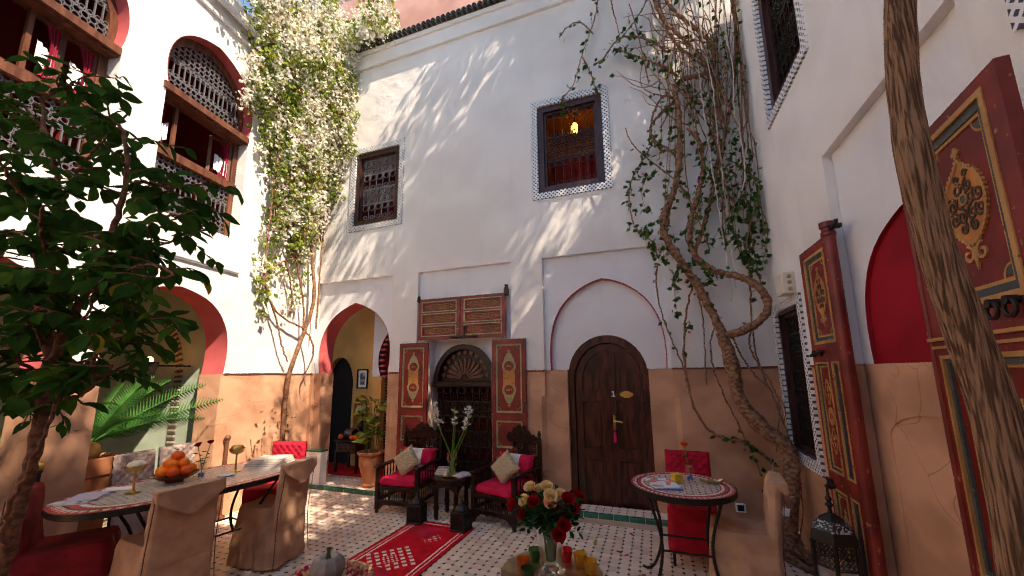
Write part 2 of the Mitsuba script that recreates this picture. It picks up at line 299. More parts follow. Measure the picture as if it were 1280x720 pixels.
def window(par, F, W, rows, nb, room, bord, fw=.08, gm='m_iron', bt=.008):
    u0, u1, z0, z1 = W; o = sbox(u0, z0, u1, z1); i1 = o.buffer(-.085, join_style=2); i2 = o.buffer(-.085-fw, join_style=2)
    FF = F.copy(); FF[:3, 3] = (F @ [u0, z0, 0, 1])[:3]
    scene[bord] = ts({'type': 'principled', 'base_color': border(FF), 'roughness': .35, 'specular': .5})
    k = part(par, 'window', ext(i1.difference(i2), -.10, -.012, F), 'm_framewood')
    part(k, 'tile_border', ext(o.difference(i1), -.03, .018, F), bord)
    a, b, c, d = i2.bounds
    part(k, 'inner_frame', ext(i2.difference(i2.buffer(-.03, join_style=2)), -.12, -.05, F), 'm_framewood')
    part(k, 'grille', ext(grille(a+.03, c-.03, b+.03, d-.03, rows, nb, bt), -.075, -.06, F), gm)
    if room != 'm_room2' and bt > .007: part(k, 'pane', X(trimesh.Trimesh([(a, b, -.11), (c, b, -.11), (c, d, -.11), (a, d, -.11)], [[0, 1, 2], [0, 2, 3]]), F), 'm_pane')
    part(k, 'room_behind', roombox(F, a-.05, c+.05, b-.05, d+.05, -.13, .7), room)
    return k
w1 = window(bw, FB, W1, 4, 5, 'm_redroom', 'm_border1', gm='m_greyiron', bt=.006)
mat('m_room2', mottle((.36, .15, .035), (.28, .11, .025), 3), .8, .2)
w2 = window(bw, FB, W2, 3, 6, 'm_room2', 'm_border2', gm='m_iron')
mat('m_roomcurtain', mottle((.20, .016, .012), (.14, .010, .008), 8), .85, .2)
part(w2, 'curtain', X(grid(lambda a, b: np.c_[-1.19+a*.70, .02*np.sin(a*38)+.004*np.sin(b*9), 3.98+b*.62], 60, 8), pose((0, 5.02, 0))), 'm_roomcurtain', True)
# small lit lantern hanging inside the second window
scene['m_glow'] = ts({'type': 'diffuse', 'reflectance': rgb((.6, .4, .1))})
def emit(k, mesh, m, rad): scene[k] = {**mikit.ply(mesh, m, 30), 'emitter': {'type': 'area', 'radiance': {'type': 'rgb', 'value': rad}}}
lan = thing('hanging_lantern', 'small lit yellow lantern hanging behind the bars of the right back-wall window', 'lantern')
lm = lathe([(.0, 4.84), (.035, 4.85), (.045, 4.95), (.03, 4.99), (0, 5.0)], 10); lm.apply_translation([-.80, 4.86, 0]); emit(lan+'__glass', lm, 'm_glow', [1.3, .50, .05])
lm2 = cat([tube([(-.80, 4.86, 4.99), (-.80, 4.86, 5.2)], .006, 6)]+[tube([(-.80+.047*math.cos(a), 4.86+.047*math.sin(a), 4.84), (-.80+.05*math.cos(a), 4.86+.05*math.sin(a), 4.95), (-.80, 4.86, 5.03)], .005, 5) for a in np.arange(6)*PI/3]); part(lan, 'cage', lm2, 'm_iron')
# ---- carved double door
dk = part(bw, 'door', ext(doorarch.buffer(.03).difference(affinity.scale(doorarch, .86, .955, origin=(-.5225, 0))), -.21, -.118, FB), 'm_darkwood', label='dark brown arched double door of panelled wood')
inner = affinity.scale(doorarch, .855, .952, origin=(-.5225, 0)).intersection(sbox(-2, .03, 2, 3))
for sx in (-1, 1):
    half_ = inner.intersection(sbox(-.5225, 0, 1, 3) if sx > 0 else sbox(-2, 0, -.5225, 3)).buffer(-.003)
    x0, _, x1, _ = half_.bounds
    hs = [(.075+.02, .60), (.70, 1.27), (1.36, 2.5)]; pan = []
    for a, b in hs: pan.append(half_.buffer(-.07, join_style=2).intersection(sbox(x0, a, x1, b)))
    part(dk, 'leaf', ext(half_.difference(unary_union(pan)), -.225, -.165, FB), 'm_darkwood')
    for p in pan:
        part(dk, 'moulding', ext(p.buffer(.008).difference(p.buffer(-.014)), -.20, -.157, FB), 'm_darkwood')
        part(dk, 'panel', cat([ext(p, -.222, -.19, FB), ext(p.buffer(-.035), -.20, -.178, FB)]), 'm_darkwood')
part(dk, 'meeting_strip', bx(-.548, -.498, 4.805, 4.83, .03, 1.93, .008), 'm_darkwood')
pl = affinity.translate(affinity.scale(Point(0, 0).buffer(1, 24), .078, .034), -.315, 1.335)
pl = unary_union([pl, sbox(-.345, 1.295, -.285, 1.375)])
part(dk, 'plaque', ext(pl, -.170, -.155, FB), 'm_brass', label='small oval brass plaque on the right leaf')
tm = meshkit.text_mesh('1', .062, .006, True); part(dk, 'number', X(tm, fr((-.495+.0, 4.803, 1.312), (1, 0, 0))), 'm_white')
part(dk, 'handle', cat([bx(-.487, -.452, 4.788, 4.803, .93, 1.10, .006), tube([(-.468, 4.79, 1.035), (-.468, 4.745, 1.035), (-.40, 4.742, 1.03), (-.375, 4.742, 1.018)], .009, 8)]), 'm_brass')
mat('m_magenta', (.55, .01, .10), .7, .3)
part(dk, 'key_tassel', cat([tube([(-.468, 4.775, .965), (-.468, 4.755, .955), (-.465, 4.75, .92)], .004, 6), X(lathe([(0, .92), (.012, .915), (.016, .87), (.019, .80), (0, .80)], 10), pose((-.465, 4.75, 0)))]), 'm_magenta')
# ---- barred niche with carved lunette between the painted shutters
nk = part(bw, 'niche', ext(sbox(-2.93, .02, -1.985, 2.06).buffer(.03, join_style=2).difference(sbox(-2.93, .02, -1.985, 2.06)), -.302, -.052, FB), 'm_panel')
part(nk, 'room_behind', roombox(FB, -2.93, -1.985, .02, 2.06, -.303, .9), 'm_redroom')
lun = Polygon([(-2.44+.445*math.cos(t), 1.50+.50*math.sin(t)) for t in np.linspace(0, PI, 40)])
part(nk, 'plaster_field', ext(sbox(-2.93, 1.46, -1.985, 2.06).difference(lun.buffer(-.004)), -.235, -.205, FB), 'm_panel')
part(nk, 'lunette_frame', ext(lun.difference(affinity.scale(lun, .86, .86, origin=(-2.44, 1.50))), -.25, -.10, FB), 'm_carved')
lu = [ext(affinity.scale(lun, .87, .87, origin=(-2.44, 1.5)), -.25, -.20, FB)]
for i in range(11):
    a = PI*(i+.5)/11; d = np.array([math.cos(a), math.sin(a)]); c = np.array([-2.44, 1.53]); nrm = np.array([-d[1], d[0]])
    lu.append(ext(Polygon([c+d*.06-nrm*.006, c+d*.25-nrm*.024, c+d*.29, c+d*.25+nrm*.024, c+d*.06+nrm*.006]), -.21, -.175, FB))
    for rr, sz in ((.335, .03), (.385, .018)): lu.append(ext(affinity.translate(Point(0, 0).buffer(sz, 5), *(c+d*rr*np.array([1, 1.08]))), -.21, -.18, FB))
part(nk, 'carved_fan', cat(lu[1:]), 'm_brownwood', label='carved sunburst fan above the bars'); part(nk, 'lunette_board', lu[0], 'm_carved')
part(nk, 'beam', bx(-2.90, -2.0, 4.73, 4.86, 1.42, 1.50, .012), 'm_carved')
part(nk, 'grille', ext(grille(-2.88, -2.0, .06, 1.42, 7, 8, .010), -.20, -.185, FB), 'm_iron')
part(nk, 'sill_brick', bx(-2.95, -1.97, 4.50, 4.70, .0, .20, .01), 'm_riser')
# ---------------------------------------------------------------- left wall
lw = thing('left_wall', 'sunlit white wall on the left with arched lattice windows above horseshoe arches', 'wall')
HL = 6.2; WP = [(.50, 0), (.535, .27), (.475, .54), (.30, .75), (.10, .845), (0, .87)]; LP = [(.60, 0), (.625, .32), (.56, .58), (.37, .80), (.13, .895), (0, .92)]
SW = [2.70, 1.27]; SA = [2.60, 1.06]
wins = unary_union([unary_union([Polygon(arch(s, 4.65, WP)).buffer(1e-6), sbox(s-.51, 3.27, s+.51, 4.66)]) for s in SW])
lar = unary_union([Polygon(arch(s, DADO, LP)) for s in SA])
put(lw, ext(sbox(-3.6, DADO, 4.74, HL).difference(wins).difference(lar), -.30, 0, FL), 'm_plaster')
part(lw, 'dado', ext(sbox(-3.6, -.05, 4.74, DADO-.004).difference(unary_union([sbox(s-.58, -1, s+.58, 3) for s in SA])), -.30, -.005, FL), 'm_ochre')
part(lw, 'dado_line', ext(wavy(-3.6, 4.72, DADO-.010, DADO+.004).difference(unary_union([sbox(s-.62, 0, s+.62, 3) for s in SA])), -.02, .006, FL), 'm_brownline')
part(lw, 'ledge', cat([ext(sbox(-3.6, 5.86, 4.72, 5.90), -.02, .035, FL), ext(sbox(-3.6, 6.12, 4.72, HL+.05), -.3, .07, FL)]), 'm_plaster')
gt = [L(s, 6.06, .08) for s in (-3, 4.70)]; part(lw, 'gutter_pipe', tube(gt, .045, 12), 'm_panel', smooth=True)
part(lw, 'hanging_rod', tube([L(1.9, 2.845, .02), L(3.25, 2.855, .02)], .012, 8), 'm_greyiron')
for s in SA: part(lw, 'arch_reveal', strip((arch(s, DADO, LP)-[[s, 0]])*[.994, 1]+[[s, -.003]], -.302, .002, FL), 'm_pink', smooth=40)
def lattice():
    g = []
    for r, z in enumerate(np.arange(0, .95, .060)):
        for u in np.arange(-.6, .6, .060):
            if 4 <= r <= 6: continue
            g += [ringp(u, z, .029, .0052), ringp(u+.030, z+.030, .014, .0045)]
    for u in np.arange(-.6, .6, .060): g += [band([(u, .21), (u, .42)], .011), ringp(u+.030, .40, .028, .006), ringp(u+.03, .235, .022, .006)]
    for z in (.0, .21, .42): g += [band([(-.6, z), (.6, z)], .009)]
    return unary_union(g)
lat = lattice(); latup = lat.intersection(affinity.translate(affinity.scale(Polygon(arch(0, 0, WP)), .88, .88, origin=(0, 0)), 0, 0))
latlow = lat.intersection(sbox(-.44, 0, .44, .62)); lm_up, lm_low = ext(latup, 0, .014), ext(latlow, 0, .014)
mat('m_curtain', mottle((.26, .006, .03), (.17, .004, .02), 9), .75, .3); mat('m_curtainwhite', (.74, .72, .72), .8, .2)
for si, s in enumerate(SW):
    A = arch(s, 4.65, WP); wd = -.16
    k = part(lw, 'arched_window', ext(unary_union([Polygon(A).buffer(-.002), sbox(s-.505, 3.275, s+.505, 4.66)]).difference(unary_union([affinity.scale(Polygon(A), .88, .88, origin=(s, 4.65)), sbox(s-.44, 3.33, s+.44, 3.92), sbox(s-.44, 4.0, s+.44, 4.56)])), wd-.04, wd+.03, FL), 'm_brownwood')
    part(k, 'arch_reveal', strip((A-[[s, 0]])*[.994, 1]+[[s, -.002]], -.302, .004, FL), 'm_pink', smooth=40)
    part(k, 'transom', cat([ext(sbox(s-.54, 4.57, s+.50, 4.645), wd, .02, FL), ext(sbox(s-.505, 4.56, s+.5, 4.60), wd, -.02, FL)]), 'm_brownwood')
    part(k, 'lunette_lattice', X(lm_up, FL @ np.array([[1, 0, 0, s], [0, 1, 0, 4.66], [0, 0, 1, wd], [0, 0, 0, 1]])), 'm_tracery')
    part(k, 'sill_rail', ext(sbox(s-.50, 3.915, s+.50, 4.005), wd-.02, wd+.06, FL), 'm_brownwood')
    part(k, 'balustrade', X(lm_low, FL @ np.array([[1, 0, 0, s], [0, .95, 0, 3.33], [0, 0, 1, wd], [0, 0, 0, 1]])), 'm_tracery')
    # casements: a fixed narrow one at the left, an open one at the right
    for u0, u1, ang, curt in ((s-.44, s-.25, 0, 1), (s+.20, s+.44, -.55 if si == 0 else -.1, 1)) + (((s-.02, s+.20, .05, 1),) if si else ()):
        h = (u0 if u0 < s-.2 else u1); sg = 1 if u0 < s-.2 else -1; wdt = u1-u0
        F = FL @ np.array([[math.cos(ang)*sg, 0, -math.sin(ang), h], [0, 1, 0, 0], [math.sin(ang), 0, math.cos(ang)*sg, wd], [0, 0, 0, 1]])
        o = sbox(0, 4.005, wdt, 4.56); part(k, 'casement', ext(o.difference(o.buffer(-.035, join_style=2)), -.012, .018, F), 'm_brownwood')
        cur = grid(lambda a, b: np.c_[.03+a*(wdt-.06)*(.62-.35*np.sin(b*PI)*a), 4.04+b*.48, -.03+.012*np.sin(a*22)], 16, 10); part(k, 'curtain', X(cur, F), 'm_curtain', smooth=True)
        cw = grid(lambda a, b: np.c_[.035+a*(wdt-.07)*.8, 4.06+b*.2+a*.08, -.022+.012*np.sin(a*22)], 12, 8); part(k, 'curtain_tie', X(cw, F), 'm_curtainwhite', smooth=True)
    part(k, 'room_behind', roombox(FL, s-.62, s+.66, 3.25, 5.6, -.31, 1.1), 'm_redroom')
pf = sbox(2.93, 4.02, 3.12, 4.36); solo('picture_frame', 'small framed picture on the red wall inside the sunlit arched window', 'picture', cat([ext(pf.difference(pf.buffer(-.03, join_style=2)), -1.405, -1.37, FL), ext(pf.buffer(-.03), -1.405, -1.395, FL)]), 'm_brownwood')
# loggia behind the lower arches
lg = thing('loggia_wall', 'pale green plaster wall of the passage behind the left arches', 'wall')
put(lg, ext(sbox(-3.6, -.05, 3.6, 3.0), -1.75, -1.65, FL), 'm_green_wall')
part(lg, 'ceiling', ext(sbox(-3.6, 2.95, 4.0, 3.05), -1.7, -.30, FL), 'm_panel')
F90 = fr(L(3.30, 0, -1.70), FL[:3, 2]*1.0)     # end wall of the passage, facing the courtyard's near side
part(lg, 'end_wall', ext(sbox(-.1, -.05, 1.42, 3.0), -.1, 0, F90), 'm_green_wall')
mat('m_stripedark', (.085, .065, .05), .7, .3)
sa = []
for z in np.arange(.05, 1.6, .034): sa.append((.98, z, 0))
for t in np.linspace(0, 1.25, 30): sa.append((.98-.62*(1-math.cos(t))*1.0, 1.6+.80*math.sin(t), t))
for i, (x, z, t) in enumerate(sa):
    b_ = bx(-.048, .048, -.011, .011, 0, .022, .003); F = np.eye(4); c, s_ = math.cos(t), math.sin(t); F[:2, :2] = [[c, -s_], [s_, c]]; F[:3, 3] = (x, z, 0)
    part(lg, 'arch_stripe', X(b_, F90 @ F), 'm_stripedark' if i % 2 == 0 else 'm_riser')
# ---------------------------------------------------------------- right wall
rw = thing('right_wall', 'shaded white wall on the right with a red arched recess and two barred windows', 'wall')
HR = 5.8; WU = (-4.01, -3.007, 3.87, 5.29); WD_ = (-4.60, -3.79, .77, 2.245); RPAN = (-3.07, -1.81)
whole = sbox(-4.66, DADO, 3.6, HR); wh = unary_union([sbox(w[0]+.02, w[2]+.02, w[1]-.02, w[3]-.02) for w in (WU, WD_)])
FRH = [(.505, 0), (.515, .25), (.46, .48), (.33, .65), (.13, .76), (0, .80)]; archW = arch(-2.44, DADO-.001, FRH); AW = Polygon(archW)
put(rw, ext(whole.difference(sbox(RPAN[0], 0, RPAN[1], PT)).difference(wh), -.055, 0, FRW), 'm_plaster')
part(rw, 'recessed_panel', ext(sbox(-3.3, DADO, -1.5, PT+.2).difference(AW), -.25, -.057, FRW), 'm_panel')
part(rw, 'red_recess', ext(AW.buffer(.06), -.26, -.078, FRW), 'm_redniche')
part(rw, 'recess_reveal', strip((archW-[[-2.44, 0]])*[.996, 1]+[[-2.44, -.002]], -.080, -.052, FRW), 'm_redniche', smooth=40)
part(rw, 'dado', ext(sbox(-4.66, -.05, 3.6, DADO-.004).difference(unary_union([sbox(RPAN[0], -1, RPAN[1], 3), sbox(WD_[0]+.02, WD_[2]+.02, WD_[1]-.02, 3)])), -.055, -.006, FRW), 'm_ochre')
part(rw, 'dado_back', ext(sbox(-3.3, -.05, -1.5, DADO-.002).difference(unary_union([sbox(-2.92, -1, -1.96, 1.2), affinity.translate(affinity.scale(Point(0, 0).buffer(.48, 24), 1, .35), -2.44, 1.2)])), -.25, -.061, FRW), 'm_ochre')
part(rw, 'dado_niche', ext(sbox(-3.0, -.05, -1.8, DADO-.01), -.26, -.069, FRW), 'm_ochre')
part(rw, 'dado_line', ext(wavy(-4.66, 3.6, DADO-.012, DADO+.004).difference(sbox(RPAN[0]-.002, 0, RPAN[1]+.002, 3)).difference(sbox(WD_[0], 0, WD_[1], 3)), -.02, .006, FRW), 'm_brownline')
part(rw, 'coping', ext(sbox(-4.6, HR, 3.6, HR+.08), -.3, .06, FRW), 'm_plaster'); part(rw, 'core', ext(sbox(-4.64, HR-.3, 3.6, HR-.01), -.30, -.05, FRW), 'm_plaster')
part(rw, 'core', ext(sbox(-3.0, DADO, 3.6, HR-.3).difference(sbox(-3.4, 1, -1.4, PT+.3)), -.30, -.06, FRW), 'm_plaster')
window(rw, FRW, WU, 5, 6, 'm_redroom', 'm_border3'); window(rw, FRW, WD_, 7, 6, 'm_redroom', 'm_border4', .03)
wf = (-1.66, -.66, 3.0, 4.4); window(rw, FRW, (-1.60, -.62, 2.62+.06, 4.1), 5, 6, 'm_redroom', 'm_border5')
# near side of the courtyard, behind the camera
solo('near_wall', 'white plaster wall closing the courtyard on the near side', 'wall', bx(-5, 1.5, -3.5, -3.2, -.05, 3.8), 'm_plaster')
# ================================================================ FURNITURE
import manifold3d as m3
def fabric(name, a, b, sc=9, rough=.85, sheen=.4): return mat(name, mottle(a, b, sc), rough, .2, sheen=sheen)
mat('m_piping', (.10, .045, .03), .8, .2); fabric('m_tan', (.50, .30, .185), (.38, .215, .13)); fabric('m_crimson', (.56, .012, .065), (.46, .008, .045), sheen=.2); fabric('m_quiltred', (.44, .012, .035), (.32, .008, .022))
fabric('m_quilt', (.42, .32, .28), (.34, .25, .22)); fabric('m_darkred', (.20, .010, .016), (.12, .006, .010)); fabric('m_offwhite', (.68, .63, .62), (.60, .56, .55))
mat('m_weave', proc(lambda p, n, uv: mix((.50, .40, .25), (.30, .22, .12), smoothstep(.45, .62, noise(p.x*170, p.y*170, p.z*170)*.6+noise(p.x*60, p.y*60, p.z*240)*.4))), .85, .2)
mat('m_terracotta', mottle((.42, .165, .075), (.30, .11, .05), 6), .8, .25); mat('m_soil', mottle((.06, .04, .025), (.02, .014, .01), 40), .95, .1)
def soft(parts, edge, it=8, amp=.0, fs=14, seed=0):     # join convex pieces, refine and relax into one cloth-like body with small creases
    m = None
    for p in parts: h = m3.Manifold.hull_points(np.asarray(p, float)); m = h if m is None else m + h
    m = m.refine_to_length(edge).to_mesh(); t = trimesh.Trimesh(m.vert_properties[:, :3], m.tri_verts)
    trimesh.smoothing.filter_taubin(t, iterations=it)
    if amp:
        n = t.vertex_normals; v = np.array(t.vertices)
        d = (meshkit.noise(v*[fs, fs, fs*.45]+3.1, seed)-.5)*2 + (meshkit.noise(v*[fs*.6, fs*.6, fs*1.7]+9, seed+5)-.5)
        t.vertices = v + n*(d*amp)[:, None]
    return t
def rect(x0, x1, y0, y1, z, r=.03):
    return [(x0+r, y0, z), (x1-r, y0, z), (x1, y0+r, z), (x1, y1-r, z), (x1-r, y1, z), (x0+r, y1, z), (x0, y1-r, z), (x0, y0+r, z)]
def slipchair(o, rz, label, m, w=.42, d=.42, sz=.49, h=.84, flap=True, seed=0, skirt=.02):
    k = thing('slipcovered_chair', label, 'chair', None); F = pose(o, rz); a, b = w/2, d/2
    seat = [rect(-a-.025, a+.025, -b-.03, b+.02, skirt), rect(-a, a, -b, b, sz-.05), ]
    ps = [seat[0]+seat[1], seat[1]+rect(-a+.012, a-.012, -b+.012, b, sz, .03), rect(-a, a, b-.075, b+.01, sz-.15)+rect(-a*.98, a*.98, b-.03, b+.04, h-.04)+rect(-a*.9, a*.9, b-.015, b+.045, h, .01)]
    body = soft(ps, .018, 5, .0075, 10, seed); v = np.array(body.vertices); low = np.clip((sz-.06-v[:, 2])/(sz-.06), 0, 1)     # skirt hangs in shallow folds
    ang = np.arctan2(v[:, 1], v[:, 0]); fold = (.012*np.sin(ang*9+seed)+.008*np.sin(ang*17+seed*2.3))*low**1.2; rr = np.maximum(np.hypot(v[:, 0], v[:, 1]), .05); v[:, 0] += v[:, 0]/rr*fold; v[:, 1] += v[:, 1]/rr*fold
    sag = (v[:, 2] > sz-.04) & (v[:, 2] < sz+.03); v[:, 2] -= sag*.016*np.exp(-(v[:, 0]**2+v[:, 1]**2)/.02); body.vertices = v; put(k, X(body, F), m, True)
    for sx in (-1, 1):
        part(k, 'piping', X(tube(spline([(sx*(a+.022), b+.022, skirt+.01), (sx*(a+.006), b+.012, sz*.5), (sx*a*1.0, b+.012, sz-.05), (sx*a*.985, b+.042, h*.8), (sx*a*.96, b+.046, h-.03)], 26), .0035, 5), F), 'm_piping')
    if flap:
        t = .012; yb = b+.056
        fl = [(-a*.97, yb-.055, h+.006), (a*.97, yb-.055, h+.006), (-a*.99, yb+.022, h+.003), (a*.99, yb+.022, h+.003), (0.02, yb+.034, h-.185), (-.02, yb+.034, h-.185), (-a*.99, yb+.004, h-.02), (a*.99, yb+.004, h-.02), (0, yb+.012, h-.18), (-a, yb+.024, h-.07), (a, yb+.024, h-.07), (-a, yb+.004, h-.07), (a, yb+.004, h-.07)]
        part(k, 'flap', X(soft([fl], .014, 2, .003, 18, seed+3), F), m, True)
    return k
def quiltpad(w, h, nx, nz, F, pitch=.072, dep=.013, thick=.035):
    def f(u, v):
        x, z = (u-.5)*w, v*h; q = np.abs(np.sin(PI*(x+z)/pitch))*np.abs(np.sin(PI*(x-z)/pitch)); e = np.minimum(np.minimum(u, 1-u)*w, np.minimum(v, 1-v)*h)
        return np.c_[x, -thick*np.sqrt(np.clip(e/.03, 0, 1)) - dep*q**.5, z]
    return X(grid(f, nx, nz), F)
def quiltchair(o, rz, label, m, w=.38, d=.40, sz=.47, h=.86, group=None):
    k = thing('quilted_chair', label, 'chair', group); F = pose(o, rz); a, b = w/2, d/2
    fr_ = [tube([(s*a*.9, b-.02, 0), (s*a*.92, b, sz), (s*a*.92, b+.03, h-.02)], .012, 8) for s in (-1, 1)]+[tube([(s*a*.85, -b+.05, 0), (s*a*.85, -b+.04, sz-.03)], .012, 8) for s in (-1, 1)]
    part(k, 'iron_frame', X(cat(fr_), F), 'm_iron', True)
    ps = [rect(-a-.01, a+.01, -b, b-.02, sz-.36)+rect(-a, a, -b, b-.02, sz-.02, .03)+rect(-a+.02, a-.02, -b+.02, b-.03, sz, .02)]
    part(k, 'seat_cover', X(soft(ps, .025, 5, .006, 9, 2), F), m, True)
    B = F @ fr((0, b-.015, sz-.04), (1, 0, 0), (0, .07, 1)); B = B @ np.array([[1, 0, 0, 0], [0, 0, 1, 0], [0, -1, 0, 0], [0, 0, 0, 1.]])
    H = h-sz+.04
    fr_p = quiltpad(w, H, 60, 60, np.eye(4)); bk_p = quiltpad(w, H, 60, 60, np.diag([-1., -1, 1, 1])); 
    part(k, 'back_cover', X(cat([fr_p, bk_p]), F @ np.array([[1, 0, 0, 0], [0, 1, .08, b-.0], [0, 0, 1, sz-.04], [0, 0, 0, 1.]])), m, True)
    return k
slipchair((-3.40, 1.98, 0), -math.radians(96), 'tan slipcovered chair nearest the camera at the long mosaic table', 'm_tan', seed=1)
slipchair((-3.30, 2.74, 0), -math.radians(82), 'tan slipcovered chair with a pale seat at the far corner of the long table', 'm_tan', w=.36, seed=4)
slipchair((.53, 3.40, 0), -math.radians(98), 'tan slipcovered chair beside the vine trunk at the round table', 'm_tan', w=.36, d=.42, seed=8)
slipchair((-3.90, 1.68, 0), math.radians(146), 'dark red velvet covered chair at the near end of the long table', 'm_darkred', w=.42, d=.46, flap=False, h=.87, seed=12)
quiltchair((-4.53, 2.44, 0), math.radians(96), 'pale quilted chair behind the oranges, nearer the palm pot', 'm_quilt', h=.89, w=.34)
quiltchair((-4.53, 2.80, 0), math.radians(96), 'pale quilted chair behind the roses on the long table, farther from the palm pot', 'm_quilt', h=.90, w=.34)
quiltchair((-3.90, 3.22, 0), math.radians(14), 'red quilted chair at the far end of the long mosaic table', 'm_quiltred', w=.40)
quiltchair((.235, 3.92, 0), math.radians(-2), 'red quilted chair behind the round mosaic table', 'm_quiltred', w=.39, d=.44, h=.85)
# ---- mosaic tables
def mosaic(name, cx, cy, ang, ax, ay, ex):
    P0 = (cx, cy, ang, ax, ay, ex); c, s = op(math.cos(ang)), op(math.sin(ang)); cx, cy, ax, ay, ex, mn = op(cx), op(cy), op(ax), op(ay), op(ex), op(min(ax, ay))
    def f(p, n, uv):
        x, y = (p.x-cx)*c+(p.y-cy)*s, -(p.x-cx)*s+(p.y-cy)*c
        r = dr.power(dr.power(dr.abs(x/ax), ex)+dr.power(dr.abs(y/ay), ex), 1/ex); e = (1-r)*mn
        u, v = x/.043, y/.043; a, b = dr.abs(u-dr.floor(u)-.5), dr.abs(v-dr.floor(v)-.5)
        dot = (a+b) < .26; base = mix((.52, .43, .37), (.44, .36, .31), cell_rand(dr.floor(u+.5), dr.floor(v+.5)))
        line = (dr.minimum(dr.abs(a-.5), dr.abs(b-.5)) < .035)
        col = dr.select(dot, mi.Color3f(.03, .025, .03), dr.select(line, mi.Color3f(.30, .25, .22), base))
        th = dr.atan2(y/ay, x/ax)*30/PI; saw = th-dr.floor(th)
        ringc = dr.select(e < .018, mi.Color3f(.30, .03, .03), dr.select(e < .045, dr.select(saw*.6+(e-.018)/.027*.4 < .5, mi.Color3f(.34, .035, .04), mi.Color3f(.58, .5, .44)), dr.select(e < .055, mi.Color3f(.05, .02, .03), dr.select(e < .080, mi.Color3f(.36, .04, .05), dr.select(e < .1, mi.Color3f(.6, .52, .46), mi.Color3f(.25, .03, .04))))))
        return dr.select(e < .108, ringc, col)
    mat(name, proc(f), .28, .5); cx, cy, ang, ax, ay, ex = P0
    t = np.linspace(0, 2*PI, 120, endpoint=False)
    P = np.c_[ax*np.sign(np.cos(t))*np.abs(np.cos(t))**(2/ex), ay*np.sign(np.sin(t))*np.abs(np.sin(t))**(2/ex)]
    return P, pose((cx, cy, 0), ang)
def itable(name, label, mname, P, F, feet, zt=.75, st=.30):
    k = thing(name, label, 'table'); pg = Polygon(P)
    part(k, 'mosaic_top', X(ext(pg.buffer(-.006), zt-.03, zt), F), mname)
    part(k, 'iron_rim', X(cat([ext(pg.difference(pg.buffer(-.007)), zt-.038, zt-.001), ext(pg.buffer(-.012).difference(pg.buffer(-.06)), zt-.045, zt-.03)]), F), 'm_iron')
    for x, y in feet:
        q = np.array([x, y])
        pts = spline([np.r_[q*.80, zt-.04], np.r_[q*.62, zt-.25], np.r_[q*.55, st+.05], np.r_[q*.66, .16], np.r_[q*.95, .02], np.r_[q*1.08, .012]], 18)
        part(k, 'leg', X(tube(pts, .011, 8), F), 'm_iron', True)
    c = [np.r_[np.array(f)*.55, st+.02] for f in feet]; part(k, 'stretcher', X(cat([tube([c[i], c[(i+1) % len(c)]], .008, 6) for i in range(len(c))]), F), 'm_iron')
    return k
A1 = -math.radians(9)
P1, TF1 = mosaic('m_mosaic1', -3.62, 2.32, A1, .46, .86, 2.6)
itable('mosaic_table', 'long oval mosaic table on black iron legs at the left', 'm_mosaic1', P1, TF1, [(.34, .62), (-.34, .62), (-.34, -.62), (.34, -.62)])
P2, TF2 = mosaic('m_mosaic2', .142, 3.36, 0, .372, .372, 2.0)
itable('mosaic_table', 'small round mosaic table on black iron legs at the right', 'm_mosaic2', P2, TF2, [(.30, -.26), (-.30, -.26), (-.30, .26), (.30, .26)])
